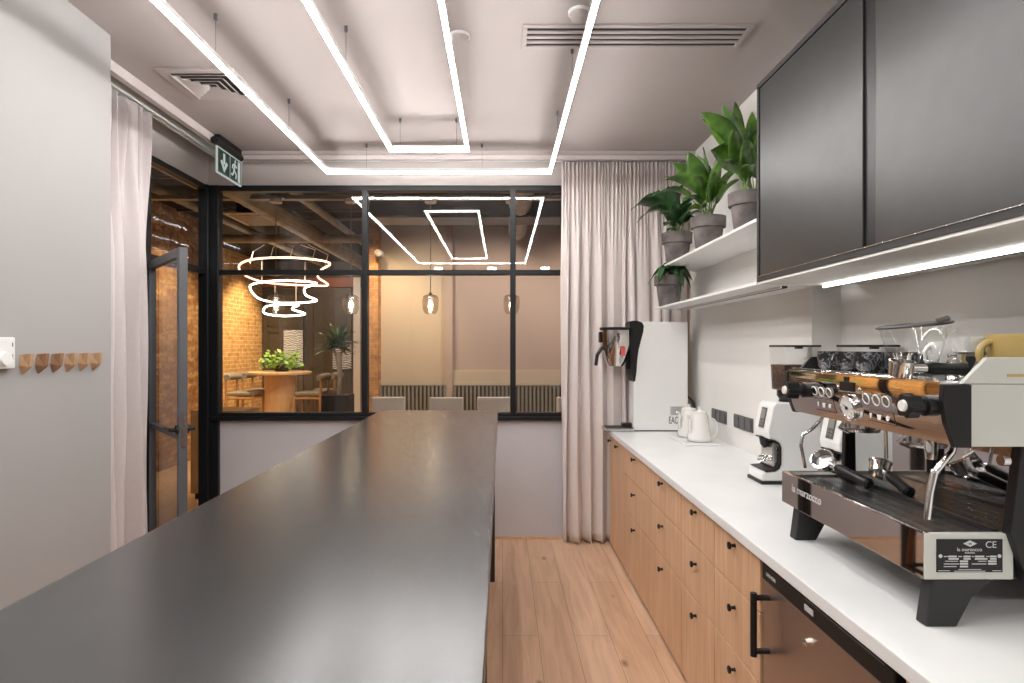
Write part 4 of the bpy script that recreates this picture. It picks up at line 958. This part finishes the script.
# panelled doors on far wall
t = thing('panelled_door', 'dark olive panelled double door at the back of the brick nook', 'door', (-3.9,12.15,0))
for (u0,u1) in ((264,304),(308,352)):
    xa = W(u0,0,12.2).x; xb = W(u1,0,12.2).x; lf = MB()
    lf.box(xa,xb,12.14,12.199,0.05,2.75)
    leafo = lf.build('door_leaf', M['panel_dark'], t)
    for (z0,z1) in ((1.95,2.6),(1.3,1.85),(0.2,1.1)):
        m_ = 0.10; pm = MB(); sqx0, sqx1 = xa+m_, xb-m_
        pm.box(sqx0,sqx1,12.12,12.14,z0,z0+0.03).box(sqx0,sqx1,12.12,12.14,z1-0.03,z1).box(sqx0,sqx0+0.03,12.12,12.14,z0,z1).box(sqx1-0.03,sqx1,12.12,12.14,z0,z1)
        pm.build('moulding', M['panel_dark'], leafo)
struct(MB().box(-4.95,-2.9,12.05,12.2,2.76,2.95).build('trim_8', plain('red_brown_beam',(0.30,0.10,0.05),0.6), origin=(0,0,0)))
# patterned panes
for (u0,u1,v0,v1,lb) in ((284,303,330,364,'white patterned screen panel behind the round table'),(333,351.5,341,369,'white scrollwork pane behind the tall indoor tree')):
    p0 = W(u0,v1,12.05); p1 = W(u1,v0,12.05)
    tag(MB().box(p0.x,p1.x,12.03,12.06,p0.z,p1.z).build('patterned_screen', M['lattice']), lb, 'screen')
# slatted wainscot
for (u0,u1,lb) in ((380,446,'grey vertically slatted panel low on the beige wall, left of the pilaster'),(454,575,'grey vertically slatted panel low on the beige wall, right of the pilaster')):
    xa = W(u0,0,8.1).x; xb = W(u1,0,8.1).x
    t = thing('slatted_panel', lb, 'wall panel', ((xa+xb)/2,8.12,0), 'slatted panels under the beige wall')
    MB().box(xa,xb,8.13,8.155,0,0.985).build('backing', M['panel_dark'], t)
    sm = MB(); x = xa
    while x < xb-0.02:
        sm.box(x,x+0.028,8.10,8.13,0,0.985); x += 0.055
    sm.build('slats', M['slat'], t)
    MB().box(xa,xb,8.095,8.155,0.985,1.0).build('cap_rail', M['slat'], t)

# dining chairs with cream backs
t0 = thing('dining_chair', 'cream padded dining chair beyond the window, leftmost of the four', 'chair', (W(392,0,7.2).x,7.2,0), 'cream padded chairs beyond the window')
MB().box(-0.21,0.21,-0.21,0.21,0.44,0.52).build('seat', M['cream'], t0, local=True, bevel=0.03)
MB().prism([(-0.18,-0.26),(0.18,-0.26),(0.20,-0.24),(0.20,-0.20),(-0.20,-0.20),(-0.20,-0.24)],'z',0.52,0.93).build('backrest', M['cream'], t0, local=True, bevel=0.03)
for sx in (-1,1):
    for sy in (-1,1):
        MB().tube([(sx*0.2,sy*0.2,0),(sx*0.17,sy*0.17,0.45)],[0.012,0.018],8).build('leg', M['chairwood'], t0, local=True)
dup(t0, (W(448.5,0,7.2).x,7.15,0), 'cream padded dining chair beyond the window, just right of the wall pilaster line')
dup(t0, (W(494,0,7.2).x,7.2,0), 'cream padded dining chair seen behind the mullion at the end of the bar table')
dup(t0, (W(571,0,7.2).x,7.2,0), 'cream padded dining chair beyond the window, mostly hidden by the curtain')
t = thing('dining_table', 'low table beyond the window behind the cream chairs', 'table', (-0.55,7.75,0)) if False else None

# round high table
tx, ty_ = W(280.5,0,9.7).x, 9.7
t = thing('round_table', 'high round light wood table with a slab pedestal in the brick nook', 'table', (tx,ty_,0))
MB().lathe([(0.47,0),(0.50,0.012),(0.50,0.04),(0.47,0.05)],(tx,ty_,1.07),n=48).build('tabletop', M['tablewood'], t, smooth=True)
pm = MB(); pm.prism([(tx+0.26*math.cos(a_)*1.0, ty_+0.16*math.sin(a_)) for a_ in [2*PI*i/24 for i in range(24)]],'z',0.0,1.07)
pm.build('pedestal', M['tablewood'], t)
# table plant
t = thing('bushy_plant', 'bright green leafy plant on the round table', 'plant', (tx+0.02,ty_,1.121))
MB().lathe([(0.10,0),(0.13,0.10),(0.12,0.10)],(tx+0.02,ty_,1.121)).build('bowl', M['soil'], t)
lm = MB(); rnd = random.Random(4)
for i in range(220):
    th = rnd.uniform(0,2*PI); ph_ = rnd.uniform(0,1); r_ = rnd.uniform(0.4,1)
    c = Vector((tx+0.02+0.36*r_*math.cos(th)*math.sqrt(1-ph_*ph_*0.6), ty_+0.28*r_*math.sin(th), 1.15+0.30*ph_*r_+0.03))
    s_ = rnd.uniform(0.03,0.055); d1 = Vector((rnd.uniform(-1,1),rnd.uniform(-1,1),rnd.uniform(-0.5,0.6))).normalized(); d2 = d1.orthogonal().normalized()
    lm.add([c-d1*s_, c+d2*s_*0.6, c+d1*s_, c-d2*s_*0.6],[(0,1,2,3)])
lm.build('foliage', M['leafb'], t, solid=0.002)
# counter stools
t0 = thing('counter_chair', 'wooden chair with grey seat left of the round table, nearer one', 'chair', (tx-0.52,9.55,0), 'wooden chairs around the round table')
MB().prism([(-0.21,-0.22),(0.22,-0.19),(0.22,0.19),(-0.21,0.22)],'z',0.74,0.80).build('seat', M['greyfab'], t0, local=True, bevel=0.02)
MB().tube([(-0.19,-0.23,1.03),(-0.235,-0.12,1.04),(-0.25,0,1.04),(-0.235,0.12,1.04),(-0.19,0.23,1.03)],[0.05,0.06,0.06,0.06,0.05],12).build('backrest', M['greyfab'], t0, local=True, smooth=True)
for sx in (-1,1):
    for sy in (-1,1):
        topz = 1.05 if sx < 0 else 0.74
        MB().tube([(sx*0.23,sy*0.22,0),(sx*0.21,sy*0.20,0.74),(sx*(0.21 if sx>0 else 0.225),sy*0.20,topz+0.001)],[0.016,0.024,0.018],8).build('leg', M['chairwood'], t0, local=True)
MB().tube([(0.22,-0.2,0.30),(0.22,0.2,0.30)],0.012,8).tube([(0.21,-0.2,0.70),(-0.21,-0.2,0.70)],0.018,8).tube([(0.21,0.2,0.70),(-0.21,0.2,0.70)],0.018,8).build('stretcher', M['chairwood'], t0, local=True)
dup(t0,(tx-0.50,10.1,0),'wooden chair with grey seat left of the round table, farther one')
dup(t0,(tx+0.56,9.55,0),'wooden chair with grey seat right of the round table, nearer one',PI)
dup(t0,(tx+0.62,10.1,0),'wooden chair with grey seat right of the round table, farther one',PI)
# tall plant
x_, y_ = W(338,0,8.9).x, 8.9
t = thing('indoor_tree', 'tall dark leafed indoor tree in a black planter beside the white column', 'plant', (x_,y_,0))
MB().box(x_-0.2,x_+0.2,y_-0.2,y_+0.2,0,0.80).build('planter', M['frame'], t, bevel=0.01)
MB().tube([(x_,y_,0.8),(x_+0.03,y_,1.1),(x_,y_,1.45)],[0.022,0.035,0.055],10).tube([(x_,y_,1.3),(x_-0.1,y_,1.6)],0.02,8).tube([(x_,y_,1.3),(x_+0.12,y_,1.6)],0.02,8).build('trunk', M['concrete'], t, smooth=True)
lm = MB(); rnd = random.Random(9)
for i in range(130):
    th = rnd.uniform(0,2*PI); el = rnd.uniform(-0.2,1.2); r_ = rnd.uniform(0.15,0.40)
    leaf(lm, (x_,y_,1.5), (x_+r_*math.cos(th)*math.cos(el*0.8), y_+r_*math.sin(th)*math.cos(el*0.8), 1.5+r_*math.sin(el)+rnd.uniform(-0.08,0.05)), 0.05, 0.2, 0.1)
lm.build('foliage', M['leafdark'], t)
# wooden cabinet in the corridor
t = thing('corridor_cabinet', 'plain wooden cabinet in the corridor seen through the open door', 'cabinet', (-2.86,6.05,0))
MB().box(-3.12,-2.60,5.85,6.25,0.06,0.886).build('body', M['chairwood'], t, bevel=0.003)
MB().box(-3.09,-2.63,5.88,6.22,0,0.06).build('plinth', M['black_matte'], t)
MB().box(-3.11,-2.865,5.83,5.849,0.07,0.87).build('door', M['chairwood'], t, bevel=0.002)
MB().box(-2.855,-2.61,5.83,5.849,0.07,0.87).build('door', M['chairwood'], t, bevel=0.002)
# pendants
zcan = 2.98
tag(MB().box(-4.0,1.2,5.86,5.94,zcan+0.03,zcan+0.07).build('ceiling_rail', M['duct']), 'long metal rail carrying the glass pendant lamps beyond the window', 'rail')
pnd = [(276,'leftmost glass pendant lamp, hanging in front of the neon rings'),(351,'glass pendant lamp beside the window mullion left of the brick pier'),(430.5,'glass pendant lamp in front of the beige wall'),(511.5,'glass pendant lamp half hidden by the right mullion')]
p0 = None
for (u, lb) in pnd:
    x = W(u,0,5.9).x
    if p0 is None:
        p0 = thing('pendant_lamp', lb, 'pendant lamp', (x,5.9,1.86), 'glass pendant lamps beyond the window')
        MB().lathe([(0.002,0.19),(0.05,0.19),(0.075,0.175),(0.083,0.14),(0.078,0.05),(0.062,0.015),(0.05,0.0)],(0,0,0),n=28,close=False).build('shade', M['shade'], p0, local=True, smooth=True)
        MB().lathe([(0.010,0.13),(0.018,0.11),(0.022,0.09),(0.018,0.072),(0.002,0.065)],(0,0,0),n=20).build('bulb', M['bulb'], p0, local=True, smooth=True)
        MB().tube([(0,0,0.185),(0,0,zcan-1.86+0.035)],0.004,8).lathe([(0.018,0.185),(0.018,0.215)],(0,0,0),n=16).build('cord', M['slat'], p0, local=True)
        MB().lathe([(0.06,0),(0.06,0.035)],(0,0,zcan-1.86),n=24).build('canopy', M['cream'], p0, local=True, smooth=True)
    else: dup(p0, (x,5.9,1.86), lb)
# neon ring chandelier: three wavy rings
t = thing('ring_chandelier', 'three-tier chandelier of wavy glowing neon rings above the round table', 'chandelier', (tx,9.7,2.05))
def neon(pts, Y0, m, dep, nm='neon_ring'):
    """closed loop given as list of (px, py, depth offset)"""
    P = [W(a, b, Y0+c) for a, b, c in pts]; n = len(P); out = []
    for i in range(n):
        p0_, p1_, p2_, p3_ = P[i-1], P[i], P[(i+1)%n], P[(i+2)%n]
        for k in range(8):
            s = k/8; out.append(0.5*((2*p1_)+(-p0_+p2_)*s+(2*p0_-5*p1_+4*p2_-p3_)*s*s+(-p0_+3*p1_-3*p2_+p3_)*s**3))
    out.append(out[0])
    return MB().tube(out, 0.015, 10, caps=False).build(nm, m, t, smooth=True)
neon([(239,266,0),(252,259.5,-0.4),(285,257.5,-0.6),(318,260,-0.5),(330,264,-0.3),(321,270,-0.1),(318,277,0.1),(328,285,0.2),(312,285.5,0.5),(270,283,0.6),(246,276,0.4)], 9.7, M['neono'], 0)
neon([(250,288,0),(257,283,-0.3),(285,280.5,-0.4),(316,283,-0.3),(305,288,0),(306,295,0.1),(316,301,0.2),(285,303,0.4),(260,299,0.3)], 9.7, M['neonw'], 0)
neon([(263.5,310,0),(270,305.5,-0.2),(298,304.5,-0.25),(292,309,0.05),(305,314,0.2),(285,316,0.3),(267,314,0.15)], 9.7, M['neonw'], 0)
for (u, v0) in ((250,263),(270,259),(290,258),(312,261),(325,266)):
    P = W(u, v0, 9.4); MB().tube([P, P+Vector((0.05,0,0.18)), (P.x*0.6+tx*0.4, 9.6, 3.2)],0.007,6).build('hanger', M['cream'], t, smooth=True)
for (u,v0,v1) in ((262,283,259),(305,283,262),(275,305,282),(296,305,282)):
    a = W(u,v0,9.4); b = W(u,v1,9.3); MB().tube([a,b],0.006,6).build('hanger', M['cream'], t)
# air cassette, ducts, pipes
t = thing('air_cassette', 'square pale air conditioning cassette hanging under the dark ceiling beyond the window', 'air conditioner', (-2.86,6.87,3.02))
q0 = W(222,226,6.6); 
MB().box(-3.15,-2.57,6.55,7.2,3.02,3.035).build('panel', M['cream'], t, bevel=0.01)
MB().box(-3.09,-2.63,6.61,7.14,3.012,3.02).build('grille', M['slat'], t)
MB().box(-3.05,-2.75,6.7,7.1,3.035,ZC2).build('case', M['frame'], t)
ducts = [((-2.62,5.0,3.08),(-2.62,11.9,3.08),0.11,'thick ribbed duct running away under the dark ceiling'),((-2.25,4.9,3.2),(-2.25,11.9,3.2),0.045,'slimmer pipe beside the thick ribbed duct'),((-3.55,4.9,3.15),(-3.55,11.9,3.15),0.05,'pipe under the dark ceiling nearest the brick wall'),((-4.1,8.3,3.06),(-1.8,8.3,3.06),0.06,'crossing pipe under the dark ceiling before the nook'),((0.2,5.1,3.12),(0.2,8.1,3.12),0.12,'dark duct above the right part of the window')]
tag(MB().box(-1.5,2.9,6.55,7.0,2.98,3.26).build('air_duct', M['frame'], bevel=0.02), 'large black rectangular air duct crossing above the beige wall', 'duct')
for (a, b, r_, lb) in ducts:
    a = Vector(a); b = Vector(b); n_ = 60; pts = [a.lerp(b,i/n_) for i in range(n_+1)]; rs = [r_*(1+0.06*(i%2)) for i in range(n_+1)]
    tag(MB().tube(pts, rs, 14).build('ceiling_duct', M['duct'], smooth=False), lb, 'duct', 'ducts and pipes under the dark ceiling')
for i, y in enumerate((5.2,5.9,7.35,7.85)):
    tag(MB().box(-4.1,3.1,y,y+0.03,3.23,3.26).build('cable_tray', M['duct'] if i%2 else M['frame_grey']), ['nearest','second','third','farthest'][i]+' thin metal cable tray crossing the dark ceiling', 'cable tray', 'cable trays on the dark ceiling')
# security camera on pier
t = thing('security_camera', 'small white dome camera on the brick pier beyond the window', 'camera', (xp1+0.05,8.05,2.75))
c = W(378,253,7.9)
MB().lathe([(0.05,0),(0.05,0.09)],(c.x,7.91,c.z),axis='y',n=20).build('mount', M['cream'], t, smooth=True)
MB().lathe([(0.002,-0.10),(0.035,-0.09),(0.055,-0.05),(0.06,0.0)],(c.x+0.02,7.92,c.z-0.02),axis='y',n=20).build('head', M['concrete'], t, smooth=True)

# ================================================================== lights
def area(name, loc, sx, sy, power, color, rot=(0,0,0)):
    l = bpy.data.lights.new(name, 'AREA'); l.shape = 'RECTANGLE'; l.size = sx; l.size_y = sy; l.energy = power; l.color = color
    o = bpy.data.objects.new(name, l); col.objects.link(o); o.location = loc; o.rotation_euler = rot; return o
def spot(name, loc, tgt, power, color, ang=1.6, blend=0.8, r=0.06):
    l = bpy.data.lights.new(name, 'SPOT'); l.energy = power; l.color = color; l.spot_size = ang; l.spot_blend = blend; l.shadow_soft_size = r
    o = bpy.data.objects.new(name, l); col.objects.link(o); o.location = loc
    o.rotation_euler = (Vector(tgt)-Vector(loc)).to_track_quat('-Z','Y').to_euler(); return o
warm = (1.0,0.74,0.42)
for (l, tg, p) in (((-3.9,9.2,3.1),(-5.0,9.8,1.2),330),((-4.0,11.0,3.1),(-5.0,11.2,1.3),240),((-3.4,7.0,3.1),(-4.2,7.4,1.0),240),((-3.3,5.2,3.1),(-4.2,5.6,1.2),60),((-3.0,8.6,3.1),(-3.5,9.6,1.0),170),((-1.6,7.1,3.1),(-1.7,8.0,1.7),130)):
    spot('spot_light', l, tg, p, warm)
for xx_ in (-1.1,0.0,1.1,2.2): spot('spot_light', (xx_,7.2,3.1), (xx_,8.2,1.1), 75, (1.0,0.86,0.70), 2.3, 1.0)
spot('spot_light', (-3.4,10.3,3.1), (-3.5,12.2,1.2), 60, (1.0,0.85,0.65), 2.0)
# unseen spots added behind the camera as fill for this room
for xx_ in (-1.2,-0.2,0.8): spot('spot_light', (xx_,-1.6,3.0), (xx_+0.1,-0.6,0.0), 75, (1.0,0.98,0.95), 2.7, 1.0, 0.08)

w = bpy.data.worlds.new('world'); bpy.context.scene.world = w; w.use_nodes = True
w.node_tree.nodes['Background'].inputs['Color'].default_value = (0.6,0.6,0.62,1); w.node_tree.nodes['Background'].inputs['Strength'].default_value = 0.1

# ================================================================== camera
cd = bpy.data.cameras.new('camera'); cam = bpy.data.objects.new('camera', cd); col.objects.link(cam)
cam.location = (0,0,CH); cam.rotation_euler = (PI/2,0,0)
cd.sensor_fit = 'HORIZONTAL'; cd.sensor_width = 36; cd.lens = F/1024*36
cd.shift_x = 9.5/1024; cd.shift_y = 5.1/1024; cd.clip_start = 0.02
sc = bpy.context.scene; sc.camera = cam
sc.view_settings.view_transform = 'Standard'; sc.view_settings.look = 'None'; sc.view_settings.gamma = 1.0
sc.view_settings.use_curve_mapping = False; sc.view_settings.exposure = 0.13
sc.cycles.max_bounces = 10; sc.cycles.diffuse_bounces = 5; sc.cycles.glossy_bounces = 6; sc.cycles.transparent_max_bounces = 16
sc.cycles.caustics_reflective = False; sc.cycles.caustics_refractive = False; sc.cycles.sample_clamp_indirect = 120
sc.cycles.use_denoising = True
for o in list(bpy.data.objects):
    if '_org' in o: del o['_org']
